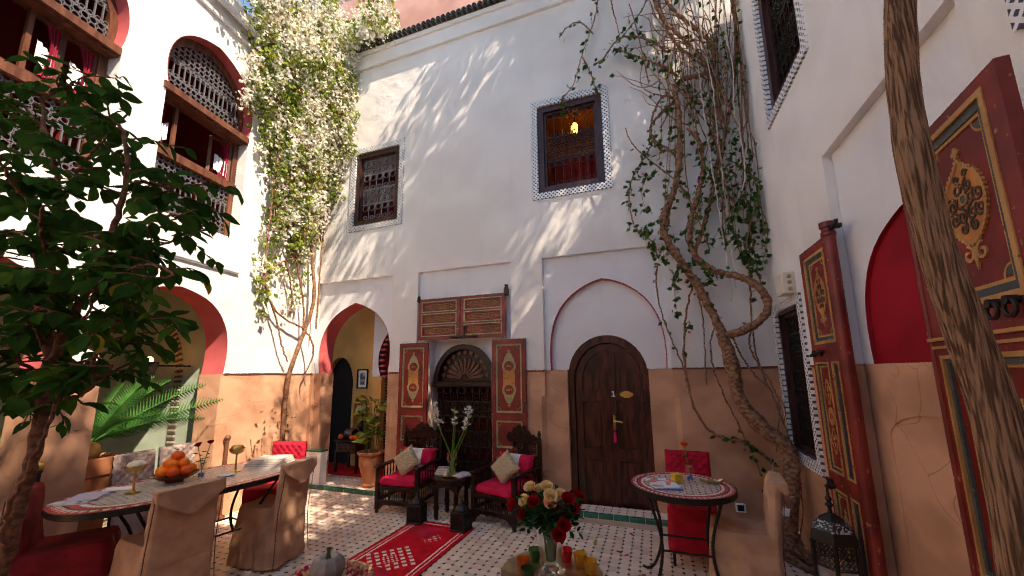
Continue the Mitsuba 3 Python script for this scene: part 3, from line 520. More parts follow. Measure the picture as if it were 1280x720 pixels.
# ---- carved armchairs
def spindle(x, y, z0, z1, r=.011, k=7):
    h = z1-z0; return X(lathe([(r*.6, z0), (r, z0+.1*h), (r*.55, z0+.2*h), (r, z0+.5*h), (r*.55, z0+.8*h), (r, z0+.9*h), (r*.6, z1)], k), pose((x, y, 0)))
def pillow(w, h, t, n=22, pinch=.10):
    def f(sg):
        def g(u, v):
            x, y = 2*u-1, 2*v-1; c = (1-pinch*(1-y*y)*np.abs(x)**3); c2 = (1-pinch*(1-x*x)*np.abs(y)**3)
            return np.c_[x*w/2*c, sg*t/2*np.sqrt(np.clip((1-x**4)*(1-y**4), 0, 1))**.9*(1-.12*(x*x+y*y)), y*h/2*c2]
        return grid(g, n, n)
    b = f(-1); a = f(1); a.invert(); return cat([a, b])
def armchair(o, rz, label, w=.58, d=.56):
    k = thing('carved_armchair', label, 'armchair'); F = pose(o, rz); a = w/2
    P = lambda n, m, mt='m_carved', s=False, **kw: part(k, n, X(m, F), mt, s, **kw)
    y0, y1 = 0.0, d
    for s in (-1, 1):
        x = s*(a-.024)
        P('front_leg', cat([bx(x-.024, x+.024, y0-.024, y0+.024, .04, .50, .006), bx(x-.018, x+.018, y0-.018, y0+.018, 0, .05, .005)]))
        P('back_post', cat([bx(x-.022, x+.022, y1-.022, y1+.022, 0, .82, .006), X(lathe([(.018, .82), (.024, .84), (.012, .855), (.024, .88), (.016, .90), (.006, .925), (0, .93)], 10), pose((x, y1, 0)))]))
        P('armrest', cat([bx(x-.034, x+.034, y0-.05, y1-.02, .505, .535, .01)]))
        P('side_spindles', cat([spindle(x, y, .33, .505, .009) for y in np.linspace(y0+.06, y1-.07, 8)]+[bx(x-.015, x+.015, y0, y1, .29, .33, .004), bx(x-.014, x+.014, y0, y1, .12, .155, .004)]+[spindle(x, y, .155, .29, .008, 6) for y in np.linspace(y0+.05, y1-.05, 10)]))
    P('seat_rail', bx(-a+.04, a-.04, y0-.018, y0+.018, .255, .305, .006))
    P('front_lattice', cat([bx(-a+.04, a-.04, y0-.013, y0+.013, .12, .15, .004)]+[bx(x-.010, x+.010, y0-.014, y0+.014, .15, .256, .003) for x in (-.10, .10)]+[spindle(x, y0, .15, .256, .0085, 6) for x in np.linspace(-.21, .21, 15) if abs(abs(x)-.10) > .02]))
    br = Polygon([(-.245, .12), (.245, .12), (.245, .03), (.21, .06), (.17, .09), (.11, .10), (.09, .085), (.07, .10), (-.07, .10), (-.09, .085), (-.11, .10), (-.17, .09), (-.21, .06), (-.245, .03)])
    P('apron', X(ext(br, -.01, .01), fr((0, y0, 0), (1, 0, 0))))
    P('back_apron', cat([bx(-a+.04, a-.04, y1-.012, y1+.012, .26, .30), bx(-a+.04, a-.04, y1-.012, y1+.012, .12, .15)]))
    P('seat_board', bx(-a+.02, a-.02, y0+.01, y1, .285, .30))
    B = [bx(-a+.04, a-.04, y1-.014, y1+.014, z, z+.03, .004) for z in (.40, .60, .775)]+[bx(x-.012, x+.012, y1-.013, y1+.013, .40, .79, .003) for x in (-.09, .09)]
    for x in np.linspace(-.215, .215, 21):
        if abs(abs(x)-.09) > .014: B += [spindle(x, y1, .63, .775, .0075, 6)]+([spindle(x, y1, .43, .60, .0075, 6)] if abs(x) > .0 else [])
    for z in np.linspace(.645, .765, 5): B.append(tube([(-.22, y1, z), (.22, y1, z)], .0035, 5))
    P('back_lattice', cat(B))
    t = np.linspace(0, 1, 40); top = .80+.055+.11*np.clip(np.cos((t-.5)*2.3*PI)*.5+.5, 0, 1)*(np.abs(t-.5) < .43)+.014*np.sin(t*PI*14)
    cr = Polygon(np.r_[[(-.235, .80)], np.c_[(t-.5)*.47, top], [(.235, .80)]])
    CF = fr((0, y1, 0), (1, 0, 0)); P('crest', cat([X(ext(cr, -.016, .016), CF)]+[X(ext(ringp(x, z, r, .010), .014, .024), CF) for x, z, r in ((0, .90, .035), (-.08, .86, .024), (.08, .86, .024), (-.15, .84, .018), (.15, .84, .018), (0, .90, .015))]+[X(ext(band([(-.02+q, .875), (.01+q, .925)], .008), .014, .024), CF) for q in (-.012, .004, .02)]))
    cu = soft([rect(-a+.045, a-.045, y0-.02, y1-.03, .315, .04)+rect(-a+.035, a-.035, y0-.03, y1-.03, .345, .04)+rect(-a+.05, a-.05, y0-.015, y1-.04, .385, .05)], .025, 6, .003, 8, 1)
    P('seat_cushion', cu, 'm_crimson', True)
    return k, F
cush = []
for o, rz, la, seed in (((-2.905, 4.02, 0), math.radians(2), 'carved dark wood armchair left of the little side table, with crimson seat', 1), ((-1.70, 4.05, 0), math.radians(-13), 'carved dark wood armchair right of the little side table, with crimson seat', 2)):
    k, F = armchair(o, rz, la)
    side = 'left' if seed == 1 else 'right'
    b = pillow(.50, .24, .16); lean = trimesh.transformations.rotation_matrix(-.25, [1, 0, 0])
    bk = thing('bolster_cushion', 'crimson cushion with a white middle band on the %s armchair' % side, 'cushion'); G = F @ trimesh.transformations.translation_matrix((0, .46, .545)) @ lean
    put(bk, X(b, G), 'm_crimson', True)
    wb = b.copy(); v = wb.vertices; keep = (np.abs(v[:, 0][wb.faces]).max(1) < .105); wb.update_faces(keep); wb.remove_unreferenced_vertices(); wb.vertices = np.array(wb.vertices)*[1.0, 1.03, 1.01]
    part(bk, 'white_band', X(wb, G), 'm_offwhite', True)
    p = pillow(.29, .29, .11, 20, .07); R = trimesh.transformations.rotation_matrix(PI/4+.08*(1 if seed == 1 else -1), [0, 1, 0])
    G2 = F @ trimesh.transformations.translation_matrix((-.055 if seed == 1 else -.03, .27, .535)) @ trimesh.transformations.rotation_matrix(-.42, [1, 0, 0]) @ R
    solo('woven_cushion', 'small straw coloured woven cushion standing on its corner on the %s armchair' % side, 'cushion', X(p, G2), 'm_weave', True)
# ---- side table with vase, books
SX, SY = -2.27, 4.17
st = thing('side_table', 'dark octagonal side table between the two armchairs', 'table')
oc = Polygon([(.235*math.cos(a), .235*math.sin(a)) for a in np.arange(8)*PI/4+PI/8])
part(st, 'table_top', X(cat([ext(oc, .415, .44), ext(oc.buffer(-.025), .36, .415)]), pose((SX, SY, 0))), 'm_carved')
for i in range(4):
    a = PI/4+i*PI/2; part(st, 'leg', X(cat([bx(-.022, .022, -.022, .022, 0, .37, .005), bx(-.028, .028, -.028, .028, .10, .14, .006)]), pose((SX+.175*math.cos(a), SY+.175*math.sin(a), 0), a)), 'm_carved')
part(st, 'apron', X(cat([ext(Polygon([(-.16, .37), (.16, .37), (.16, .26), (.12, .31), (.05, .34), (0, .355), (-.05, .34), (-.12, .31), (-.16, .26)]), .150, .163, fr((0, 0, 0), (1, 0, 0)) if i == 0 else fr((0, 0, 0), (math.cos(i*PI/2), math.sin(i*PI/2), 0))) for i in range(4)]), pose((SX, SY, 0))), 'm_carved')
scene['m_glass'] = {'type': 'dielectric', 'int_ior': 1.5}
scene['m_water'] = {'type': 'dielectric', 'int_ior': 1.33}
scene['m_thin'] = {'type': 'thindielectric', 'int_ior': 1.5}
def leafm(name, c, tr, rough=.35): scene[name] = {'type': 'principledthin', 'base_color': rgb(c), 'roughness': rough, 'diff_trans': tr, 'spec_trans': 0.0, 'eta': 1.45}; return name
leafm('m_stem', (.12, .22, .03), .3); leafm('m_lily', (.80, .80, .74), .6, .5); leafm('m_stemlow', (.075, .10, .03), .3)
vz = thing('flower_vase', 'tall glass cylinder vase with white flower stems on the side table', 'vase')
def cyl(x, y, r0, r1, z0, z1, k=24): return X(lathe([(r0, z0), (r1, z1)], k), pose((x, y, 0)))
VX, VY = SX+.01, SY-.02
part(vz, 'glass', cat([cyl(VX, VY, .050, .056, .455, .70), X(lathe([(0, .456), (.05, .456)], 24), pose((VX, VY, 0)))]), 'm_thin', True)
lily = []
def petal(L_, W_, n=5):
    def f(u, v): w = W_*np.sin(PI*np.clip(u*.92+.06, 0, 1))**.8; return np.c_[u*L_, (v-.5)*w, .25*L_*u*u+.25*w*(2*v-1)**2]
    return grid(f, n, 4)
lrng = np.random.default_rng(5); stems = []
for tip, top, nf in (((-2.46, 4.12, 1.26), .95, 26), ((-2.03, 4.13, 1.22), .98, 24), ((-2.235, 4.16, 1.21), .98, 8)):
    path = spline([(VX+(tip[0]-VX)*-.12, VY, .47), (VX+(tip[0]-VX)*.15, VY, .70), (VX+(tip[0]-VX)*.75, (VY+tip[1])/2, top), tip], 24); stems.append(tube(path, np.linspace(.009, .005, 24), 7))
    stems.append(tube(path+[.012, .01, -.03], np.linspace(.008, .003, 24), 6))
    hd = []
    for i in range(nf):
        t = 1-.32*lrng.random()**1.2; c = path[int(t*23)]+lrng.normal(0, .012 if nf < 10 else .018, 3); ya, el = lrng.random()*2*PI, lrng.uniform(-.3, .9); base = petal(.036, .015)
        for j in range(5): hd.append(X(X(base, trimesh.transformations.euler_matrix(0, -.5, j*2*PI/5)), trimesh.transformations.translation_matrix(c) @ trimesh.transformations.euler_matrix(lrng.normal(0, .6), el, ya)))
    part(vz, 'flower_spike', cat(hd), 'm_lily', True, kind='stuff')
part(vz, 'stems', cat(stems), 'm_stem', True, kind='stuff')
solo('brass_dish', 'round brass dish under the glass vase on the side table', 'dish', X(lathe([(0, .442), (.08, .442), (.10, .452), (.104, .455), (.10, .449), (.08, .4455), (0, .4455)], 28), pose((VX, VY, 0))), 'm_brass', 30)
def book(name, label, cat_, x, y, z, w, d, h, rz, cm, group=None):
    k = thing(name, label, cat_, group); F = pose((x, y, z), rz)
    part(k, 'cover', X(cat([bx(-w/2, w/2, -d/2, d/2, 0, .003), bx(-w/2, w/2, -d/2, d/2, h-.003, h), bx(-w/2, -w/2+.003, -d/2, d/2, .002, h-.002)]), F), cm)
    part(k, 'pages', X(bx(-w/2+.003, w/2-.004, -d/2+.003, d/2-.003, .0032, h-.0032), F), 'm_paper'); return k
mat('m_paper', (.72, .68, .60), .85, .2)
covers = [mat('m_cover_%d' % i, c, .35, .5) for i, c in enumerate([(.42, .36, .30), (.50, .46, .42), (.30, .24, .26), (.55, .50, .48), (.10, .16, .34), (.45, .40, .50)])]
for i, la in enumerate(('bottom', 'middle', 'top')): book('book', '%s book of the small pile left of the glass vase' % la, 'book', SX-.13+.005*i, SY+.02, .4415+i*.026, .15-.01*i, .11, .025, .1+.12*i, covers[i])
for i, la in enumerate(('lower', 'upper')): book('magazine', '%s magazine right of the glass vase on the side table' % la, 'magazine', SX+.13, SY+.03, .4415+i*.010, .16, .20, .009, -.5+.3*i, covers[3+2*i])
# ---- lanterns
def lantern(o, label, s=1.0, m='m_iron', rz=0.2):
    k = thing('metal_lantern', label, 'lantern'); F = pose(o, rz) @ np.diag([s, s, s, 1.])
    P = lambda n, q, mt=m, sm=False: part(k, n, X(q, F), mt, sm)
    a = .075
    P('base', cat([bx(-a-.012, a+.012, -a-.012, a+.012, .012, .03, .004)]+[X(lathe([(.010, 0), (.014, .008), (.008, .015)], 8), pose((sx*a, sy*a, 0))) for sx in (-1, 1) for sy in (-1, 1)]))
    g = unary_union([ringp(x, z, r, .005) for x in np.linspace(-.048, .048, 4) for z in np.linspace(.05, .165, 5) for r in (.019, .010)]+[band([(-a, z), (a, z)], .008) for z in (.034, .105, .18)]+[band([(x, .03), (x, .185)], .006) for x in (-.064, 0, .064)])
    for i in range(4): P('side_panel', X(ext(g, a-.004, a), fr((0, 0, 0), (math.cos(i*PI/2), math.sin(i*PI/2), 0))))
    P('corner_post', cat([bx(sx*a-.007, sx*a+.007, sy*a-.007, sy*a+.007, .03, .19, .002) for sx in (-1, 1) for sy in (-1, 1)]+[bx(-a-.01, a+.01, -a-.01, a+.01, .185, .198, .003)]))
    P('dome', lathe([(a*1.02, .198), (a*1.0, .215), (a*.80, .235), (a*.62, .25), (a*.30, .262), (.018, .27), (.010, .285), (.018, .295), (.006, .305), (0, .308)], 8))
    P('ring', tube([(.018*math.cos(t), 0, .322+.018*math.sin(t)) for t in np.linspace(0, 2*PI, 14)], .003, 5)); return k
lantern((-2.535, 3.88, 0), 'small pierced black lantern on the floor by the left armchair', 1.0, rz=.12); lantern((-1.97, 3.84, 0), 'small pierced black lantern on the right edge of the red rug', 1.0, rz=-.1)
# big lantern by the door leaf
bl = thing('floor_lantern', 'large black domed lantern with glass panes standing by the painted door leaf', 'lantern'); LF = pose((.965, 3.05, 0), .2)
hx = lambda r, n=6, o=0: [(r*math.cos(a+o), r*math.sin(a+o)) for a in np.arange(n)*2*PI/n]
def prism(ra, rb, z0, z1, n=6):
    return trimesh.convex.convex_hull(np.vstack([np.c_[hx(ra, n), np.full(n, z0)], np.c_[hx(rb, n), np.full(n, z1)]]))
part(bl, 'base', X(cat([prism(.135, .135, .02, .07), prism(.11, .135, .0, .02)]), LF), 'm_iron')
for i in range(6):
    p, q = hx(.122)[i], hx(.122)[(i+1) % 6]; part(bl, 'corner_post', X(bx(p[0]-.008, p[0]+.008, p[1]-.008, p[1]+.008, .07, .58, .002), LF), 'm_iron')
    u = np.array([q[0]-p[0], q[1]-p[1], 0]); wd = np.linalg.norm(u); FF = LF @ fr((p[0], p[1], 0), u)
    pt = unary_union([ringp(x, z, .014, .004) for x in np.linspace(.025, wd-.025, 4) for z in list(np.arange(.10, .20, .03))+list(np.arange(.46, .57, .03))]+[band([(0, z), (wd, z)], .006) for z in (.08, .21, .44, .575)]+[band([(x, .08), (x, .575)], .006) for x in (.004, wd-.004)])
    part(bl, 'filigree', X(ext(pt, -.003, .003), FF), 'm_iron'); part(bl, 'pane', X(ext(sbox(.008, .21, wd-.008, .44), -.002, .0), FF), 'm_thin')
    z_ = [.58, .64, .69, .72]; rr = [.13, .112, .07, .03]
    for j in range(3):
        c = [(*hx(rr[j])[i], z_[j]), (*hx(rr[j])[(i+1) % 6], z_[j]), (*hx(rr[j+1])[(i+1) % 6], z_[j+1]), (*hx(rr[j+1])[i], z_[j+1])]
        c = np.array(c); n_ = np.cross(c[1]-c[0], c[2]-c[0]); n_ /= np.linalg.norm(n_)
        part(bl, 'dome_panel', X(trimesh.convex.convex_hull(np.vstack([c, c-n_*.004])), LF), 'm_pierced' if j == 1 else 'm_iron')
mat('m_pierced', proc(lambda p, n, uv: mix((.014, .012, .01), (.30, .32, .36), dr.select(noise(p.x*110, p.y*110, p.z*110) > .60, 1.0, 0.0))), .35, .5)
part(bl, 'finial', X(lathe([(.035, .715), (.012, .73), (.010, .76), (.024, .775), (.010, .79), (.018, .81), (.008, .83), (.006, .87), (.012, .885), (0, .90)], 12), LF), 'm_iron', 30)
# ---- rug
def rugtex():
    ang = -.02; ox, oy = -2.245, 3.02
    def f(p, n, uv):
        x = (p.x-ox)*math.cos(ang)+(p.y-oy)*math.sin(ang); y = -(p.x-ox)*math.sin(ang)+(p.y-oy)*math.cos(ang)
        wob = (noise(p.x*30, p.y*30)-.5)*.006; ax = dr.abs(x)+wob
        white = ((ax > .275) & (ax < .292)) | ((ax > .318) & (ax < .328)) | ((dr.abs(y-.86) < .009) & (ax < .30))
        def dia(cx, cy, r, cell, thr):
            u, v = (x-cx+wob)/r, (y-cy+wob)/r; inside = (dr.abs(u)+dr.abs(v)) < 1; hole = (dr.abs(u)+dr.abs(v)) < thr
            a, b = (x-cx+(y-cy))/cell, (x-cx-(y-cy))/cell; k = (dr.abs(a-dr.floor(a)-.5) < .28) & (dr.abs(b-dr.floor(b)-.5) < .28)
            return inside & ~hole & k
        white = white | dia(-.02, .05, .27, .095, .40) | dia(-.02, .05, .085, .05, 0) | dia(-.06, -.36, .15, .07, .0) | dia(.15, -.42, .11, .08, 0) | dia(.08, .55, .11, .08, 0)
        red = mix((.56, .005, .018), (.38, .003, .012), fbm(p.x*14, p.y*60, 0, 3))
        return dr.select(white, mi.Color3f(.72, .50, .44), red)
    return f
mat('m_rug', proc(rugtex()), .9, .15, sheen=.5)
rg = thing('rug', 'red woven rug with white diamonds lying before the armchairs', 'rug'); RFm = pose((-2.245, 3.02, 0), -.02)
def rugf(u, v): x, y = (u-.5)*.74, -1.05+v*1.95; return np.c_[x, y, .010+.004*meshkit.noise(np.c_[x*6, y*6, 0*x], 2)+.003*np.sin(y*7)*np.cos(x*5)]
rtop = grid(rugf, 24, 50); bd = trimesh.Trimesh([(-.37, -1.05, .0), (.37, -1.05, .0), (.37, .9, .0), (-.37, .9, .0)], [[0, 2, 1], [0, 3, 2]])
part(rg, 'pile', X(rtop, RFm), 'm_rug', True); part(rg, 'backing', X(bx(-.369, .369, -1.049, .899, .001, .0095), RFm), 'm_quiltred')
fr_t = []
for i in range(90):
    x = -.365+i*.0082; fr_t.append(tube([(x, .90, .006), (x+lrng.normal(0, .006), .93+lrng.random()*.015, .004)], .0018, 4))
part(rg, 'fringe', X(cat(fr_t), RFm), 'm_quiltred', kind='stuff')
# ================================================================ PAINTED SHUTTERS AND DOOR LEAVES
def cartouche(cx, cz, w, h):   # sage cartouche with two lobes and a patterned middle
    t = np.linspace(0, 2*PI, 60); e = np.abs(np.sin(t))
    P = Polygon(np.c_[cx+w/2*np.cos(t)*(.62+.38*np.abs(np.sin(2*t))**.7), cz+h/2*np.sin(t)]).buffer(0)
    mid = sbox(cx-w*.42, cz-h*.16, cx+w*.42, cz+h*.16); P = unary_union([P, mid, affinity.translate(affinity.scale(Point(0, 0).buffer(1, 16), w*.5, h*.14), cx, cz+h*.23), affinity.translate(affinity.scale(Point(0, 0).buffer(1, 16), w*.5, h*.14), cx, cz-h*.23)])
    lob = unary_union([affinity.translate(affinity.scale(Point(0, 0).buffer(1, 16), w*.36, h*.10), cx, cz+s*h*.23) for s in (-1, 1)]); fin = []
    for s in (-1, 1): fin += [Point(cx, cz+s*(h/2+.012)).buffer(.011, 6), Point(cx, cz+s*(h/2+.03)).buffer(.007, 6), Point(cx-.014, cz+s*(h/2+.014)).buffer(.007, 6), Point(cx+.014, cz+s*(h/2+.014)).buffer(.007, 6)]
    out = [(P.difference(P.buffer(-.004)), 'm_gold', .0045), (P.buffer(-.004), 'm_sage', .003), (lob, 'm_redpaint', .0045), (lob.difference(lob.buffer(-.004)), 'm_gold', .006), (mid, 'm_ornament', .004), (unary_union(fin), 'm_gold', .004)]
    g = []
    for s in (-1, 1): g += [ringp(cx+q*w*.12, cz+s*h*.23, .013, .004) for q in (-1, 0, 1)]+[ringp(cx+q*w*.1, cz+s*h*.38, .012, .004) for q in (-1, 1)]
    for z in np.linspace(cz-h*.12, cz+h*.12, 4): g += [ringp(cx+q*w*.2, z, .014, .005) for q in (-1, 0, 1)]
    out.append((unary_union(g), 'm_gold', .0065)); return out
def spiral(cx, cz, r, turns, sg, a0, t=.005, n=26):
    th = np.linspace(0, turns*2*PI, n); rr = r*(1-.85*th/th[-1]); return band(np.c_[cx+rr*np.cos(a0+sg*th), cz+rr*np.sin(a0+sg*th)], t)
def drop(cx, cz, w, h):         # pointed medallion with scrolls and a tail
    p = np.array([(0, .5), (.10, .40), (.36, .26), (.49, .03), (.42, -.22), (.20, -.40), (0, -.46)]); d = np.r_[0, np.cumsum(np.linalg.norm(np.diff(p, axis=0), axis=1))]
    q = CubicSpline(d, p)(np.linspace(0, d[-1], 30)); P = Polygon(np.vstack([q, (q*[-1, 1])[::-1]])*[w, h]+[cx, cz]).buffer(0)
    rim = P.difference(P.buffer(-w*.045)); g = []
    bead = unary_union([P.exterior.interpolate(i/44, True).buffer(w*.032, 5) for i in range(44)])
    for z, r, n in ((.16, .085, 1), (.02, .10, 2), (-.14, .095, 2), (-.27, .075, 1)):
        for k in range(n):
            for s in (-1, 1): g.append(spiral(cx+s*w*(.13+.19*k), cz+h*z, w*r*1.35, 1.5, s, .6*k+PI/2, w*.035))
    g += [spiral(cx+s*w*.12, cz+h*.29, w*.07, 1.2, s, 0, w*.03) for s in (-1, 1)]
    tail = [spiral(cx+s*w*.17, cz-h*.56, w*.15, 1.1, s, PI/2, w*.05) for s in (-1, 1)]+[Polygon([(cx, cz-h*.46), (cx+w*.06, cz-h*.56), (cx, cz-h*.74), (cx-w*.06, cz-h*.56)]), Point(cx, cz+h*.53).buffer(w*.04), Point(cx, cz+h*.58).buffer(w*.05, 5), Point(cx-w*.07, cz+h*.55).buffer(w*.035, 5), Point(cx+w*.07, cz+h*.55).buffer(w*.035, 5)]
    eye = Point(cx, cz+h*.03).buffer(w*.10, 12)
    return [(P.buffer(-w*.04), 'm_ornament', .003), (rim, 'm_gold', .006), (bead, 'm_gold', .0075), (unary_union(g).intersection(P.buffer(-w*.05)).difference(eye), 'm_scroll', .0065), (unary_union(tail), 'm_gold', .006), (eye, 'm_slate', .007), (eye.difference(eye.buffer(-w*.03)), 'm_gold', .009)]
mat('m_scroll', painted((.10, .06, .03), (.05, .03, .02), (.4, .25, .1)), .5, .3)
def diamonds(cx, cz, w, h):
    ds = [Polygon([(cx, z+h*.15), (cx+w*.42, z), (cx, z-h*.15), (cx-w*.42, z)]) for z in (cz+h*.27, cz-h*.27)]; m = affinity.translate(affinity.scale(Point(0, 0).buffer(1, 12), w*.32, h*.10), cx, cz)
    g = unary_union([d.buffer(-w*.08).difference(d.buffer(-w*.14)) for d in ds]+[spiral(cx+s*w*.15, cz+t*h*.27, w*.11, 1.3, s, 0, .004) for s in (-1, 1) for t in (-1, 1)]+[ringp(cx, cz, w*.13, .004)])
    P = unary_union(ds+[m]); return [(P, 'm_ornament', .003), (P.difference(P.buffer(-w*.06)), 'm_gold', .006), (g, 'm_redpaint', .006)]
def hexa(cx, cz, w, h):
    P = Polygon([(cx-w/2, cz), (cx-w*.36, cz+h/2), (cx+w*.36, cz+h/2), (cx+w/2, cz), (cx+w*.36, cz-h/2), (cx-w*.36, cz-h/2)]); g = []
    for x in np.linspace(cx-w*.36, cx+w*.36, 7): g += [ringp(x, cz, h*.22, .004), ringp(x+w*.06, cz+h*.22, h*.14, .003), ringp(x+w*.06, cz-h*.22, h*.14, .003)]
    return [(P, 'm_hexfield', .0025), (P.difference(P.buffer(-.004)), 'm_gold', .004), (unary_union(g).intersection(P.buffer(-.006)), 'm_ornament', .0042)]
mat('m_hexfield', painted((.13, .035, .018), (.08, .02, .012), (.2, .1, .05)), .5, .3)
def shutter(name, label, F, w, h, th, panels, base='m_redpaint', group=None):
    k = thing(name, label, 'shutter' if name == 'painted_shutter' else 'door leaf', group); o = sbox(0, 0, w, h)
    pans = [sbox(*p[0]) for p in panels]
    part(k, 'frame', ext(o.difference(unary_union(pans)), 0, th, F), base)
    for (b, style, mould) in panels:
        p = sbox(*b); mw = 1.7 if style == 'drop' else 1.3 if style == 'sage' else 1.0; i1 = p.buffer(-.012*mw, join_style=2); i2 = p.buffer(-.028*mw, join_style=2); i3 = p.buffer(-.036*mw, join_style=2) if style not in ('plain', 'hexa') else i2
        pk = part(k, 'panel', ext(p, .002, th-.016, F), 'm_redfield')
        part(pk, 'moulding', ext(p.difference(i1), th-.016, th+.004, F), mould[0])
        part(pk, 'inner_moulding', ext(i1.difference(i2), th-.016, th-.006, F), mould[1])
        if style not in ('plain', 'hexa'): part(pk, 'fillet', ext(i2.difference(i3), th-.016, th-.011, F), mould[2])
        x0, z0, x1, z1 = i3.bounds; cx, cz, W_, H_ = (x0+x1)/2, (z0+z1)/2, x1-x0, z1-z0; orn = []
        if style == 'cart': orn = cartouche(cx, cz, min(W_*.62, .2), H_*.80)
        elif style == 'drop': orn = drop(cx, cz+H_*.06, W_*.74, H_*.62)
        elif style == 'diam': orn = diamonds(cx, cz, W_*.85, H_*.9)
        elif style == 'hexa': orn = hexa(cx, cz, W_*.92, H_*.72)
        elif style == 'sage': orn = cartouche(cx, cz, W_*.75, H_*.62)
        if style in ('cart', 'drop', 'sage', 'corner'): 
            cr = unary_union([Point(x, z).buffer(min(.045, W_*.2), 8).intersection(sbox(x0, z0, x1, z1)) for x in (x0, x1) for z in (z0, z1)]); orn += [(cr.difference(unary_union([Point(x, z).buffer(min(.045, W_*.2)-.007, 8) for x in (x0, x1) for z in (z0, z1)])), 'm_gold', .003)]
            if style != 'cart': orn += [(cr.buffer(-.008), 'm_slate', .002)]
        for pg, m, t in orn:
            if not pg.is_empty and pg.area > 1e-6: part(pk, 'ornament', ext(pg, th-.0165, th-.016+t, F), m, kind='stuff')
    return k
GM, SM = ('m_gold', 'm_slate', 'm_gold'), ('m_redpaint', 'm_sage', 'm_gold')
FS = lambda x, z, y=4.640: fr((x, y, z), (1, 0, 0))
shutter('painted_shutter', 'tall red painted shutter left of the barred niche, behind the left armchair', FS(-3.36, .08), .455, 1.95, .035, [((.04, 1.06, .415, 1.90), 'cart', SM), ((.04, .62, .415, .98), 'corner', SM), ((.04, .06, .415, .54), 'corner', SM)])
shutter('painted_shutter', 'tall red painted shutter right of the barred niche, behind the right armchair', FS(-1.945, .08), .455, 1.95, .035, [((.04, 1.02, .415, 1.90), 'cart', SM), ((.04, .60, .415, .95), 'corner', SM), ((.04, .06, .415, .52), 'corner', SM)])
for x, la in ((-3.065, 'left'), (-2.405, 'right')):
    shutter('painted_shutter', '%s one of the two low carved red shutters folded up over the niche' % la, FS(x, 2.065), .65, .575, .032, [((.05, a, .60, a+.15), 'hexa', ('m_sage', 'm_redpaint', 'm_gold')) for a in (.045, .215, .385)])
hk = thing('shutter_hinge', 'dark wooden pivot knobs and bolt holding the folded shutters over the niche', 'hinge')
part(hk, 'pivot', cat([bx(-1.765, -1.71, 4.57, 4.645, 2.60, 2.70, .01), X(lathe([(0, 0), (.03, .005), (.02, .02), (.03, .04), (0, .05)], 10), pose((-1.735, 4.605, 2.70)))]), 'm_carved'); part(hk, 'pivot', cat([bx(-3.09, -3.05, 4.59, 4.645, 2.60, 2.67, .01), X(lathe([(0, 0), (.025, .005), (.015, .02), (0, .03)], 10), pose((-3.07, 4.615, 2.67)))]), 'm_carved')
part(hk, 'bolt', cat([tube([(-2.55, 4.585, 2.085), (-2.15, 4.585, 2.085)], .011, 8)]+[bx(x-.02, x+.02, 4.58, 4.61, 2.065, 2.105, .004) for x in (-2.5, -2.35, -2.2)]), 'm_iron'); part(hk, 'bolt', tube([(-2.335, 4.585, 2.06), (-2.335, 4.58, 2.23)], .010, 8), 'm_iron')
# right wall: the two leaves of the big door, standing open on either side of the red recess
LFm = fr((1.165, 3.50, .03), (0, -1, 0))
k = shutter('door_leaf', 'narrow red door leaf with a carved medallion beside the lower right barred window', LFm, .46, 2.45, .035, [((.07, 1.745, .43, 2.385), 'drop', GM), ((.04, .87, .26, 1.62), 'diam', GM), ((.31, .87, .42, 1.62), 'plain', GM), ((.04, .12, .26, .76), 'sage', GM), ((.31, .12, .42, .76), 'plain', GM)])
part(k, 'pivot_post', cat([X(lathe([(.036, 0), (.036, 2.44), (.042, 2.45), (.042, 2.47), (.034, 2.48), (.034, 2.50), (.044, 2.505), (.044, 2.54), (0, 2.545)], 14), pose((1.145, 3.00, .02)))]), 'm_redpaint', 30)
part(k, 'bracket', cat([bx(1.14, 1.20, 2.93, 2.965, 2.50, 2.53, .005), tube([(1.15, 2.95, 2.515), (1.15, 2.89, 2.515), (1.15, 2.88, 2.54)], .012, 8)]), 'm_iron')
part(k, 'latch', cat([tube([(1.12, 3.50, 1.70), (1.115, 3.44, 1.71), (1.115, 3.30, 1.72), (1.12, 3.27, 1.72)], .011, 8)]+[bx(1.108, 1.132, y-.012, y+.012, 1.69, 1.735, .004) for y in (3.44, 3.32)]), 'm_iron'); part(k, 'lower_latch', cat([tube([(1.12, 3.51, .83), (1.11, 3.44, .82), (1.11, 3.38, .80)], .012, 8), bx(1.10, 1.13, 3.44, 3.47, .77, .84, .005)]), 'm_iron')
RFm_ = fr((1.0546, 1.950, .03), (-.06, -.55, 0))
k = shutter('door_leaf', 'big red door leaf with a gilded medallion behind the leaning front trunk', RFm_, .59, 2.43, .032, [((.12, 1.765, .525, 2.39), 'drop', GM), ((.23, .86, .53, 1.615), 'sage', GM), ((.035, .86, .16, 1.615), 'plain', GM), ((.23, .12, .53, .76), 'sage', GM), ((.035, .12, .16, .76), 'plain', GM)])
part(k, 'rail', cat([ext(sbox(.0, 1.668, .59, 1.680), .032, .049, RFm_), ext(sbox(.0, 1.640, .59, 1.650), .032, .039, RFm_)]), 'm_gold')
for u in (.41, .485): part(k, 'ring_handle', cat([X(tube([(u+.024*math.cos(t), 1.735+.024*math.sin(t), .053) for t in np.linspace(0, 2*PI, 22)], .006, 6), RFm_), ext(Point(u, 1.757).buffer(.013, 6), .032, .062, RFm_)]), 'm_iron')
part(k, 'pivot_post', X(bx(-.02, .0, 0, 2.43, -.03, .04, .006), RFm_), 'm_redpaint')
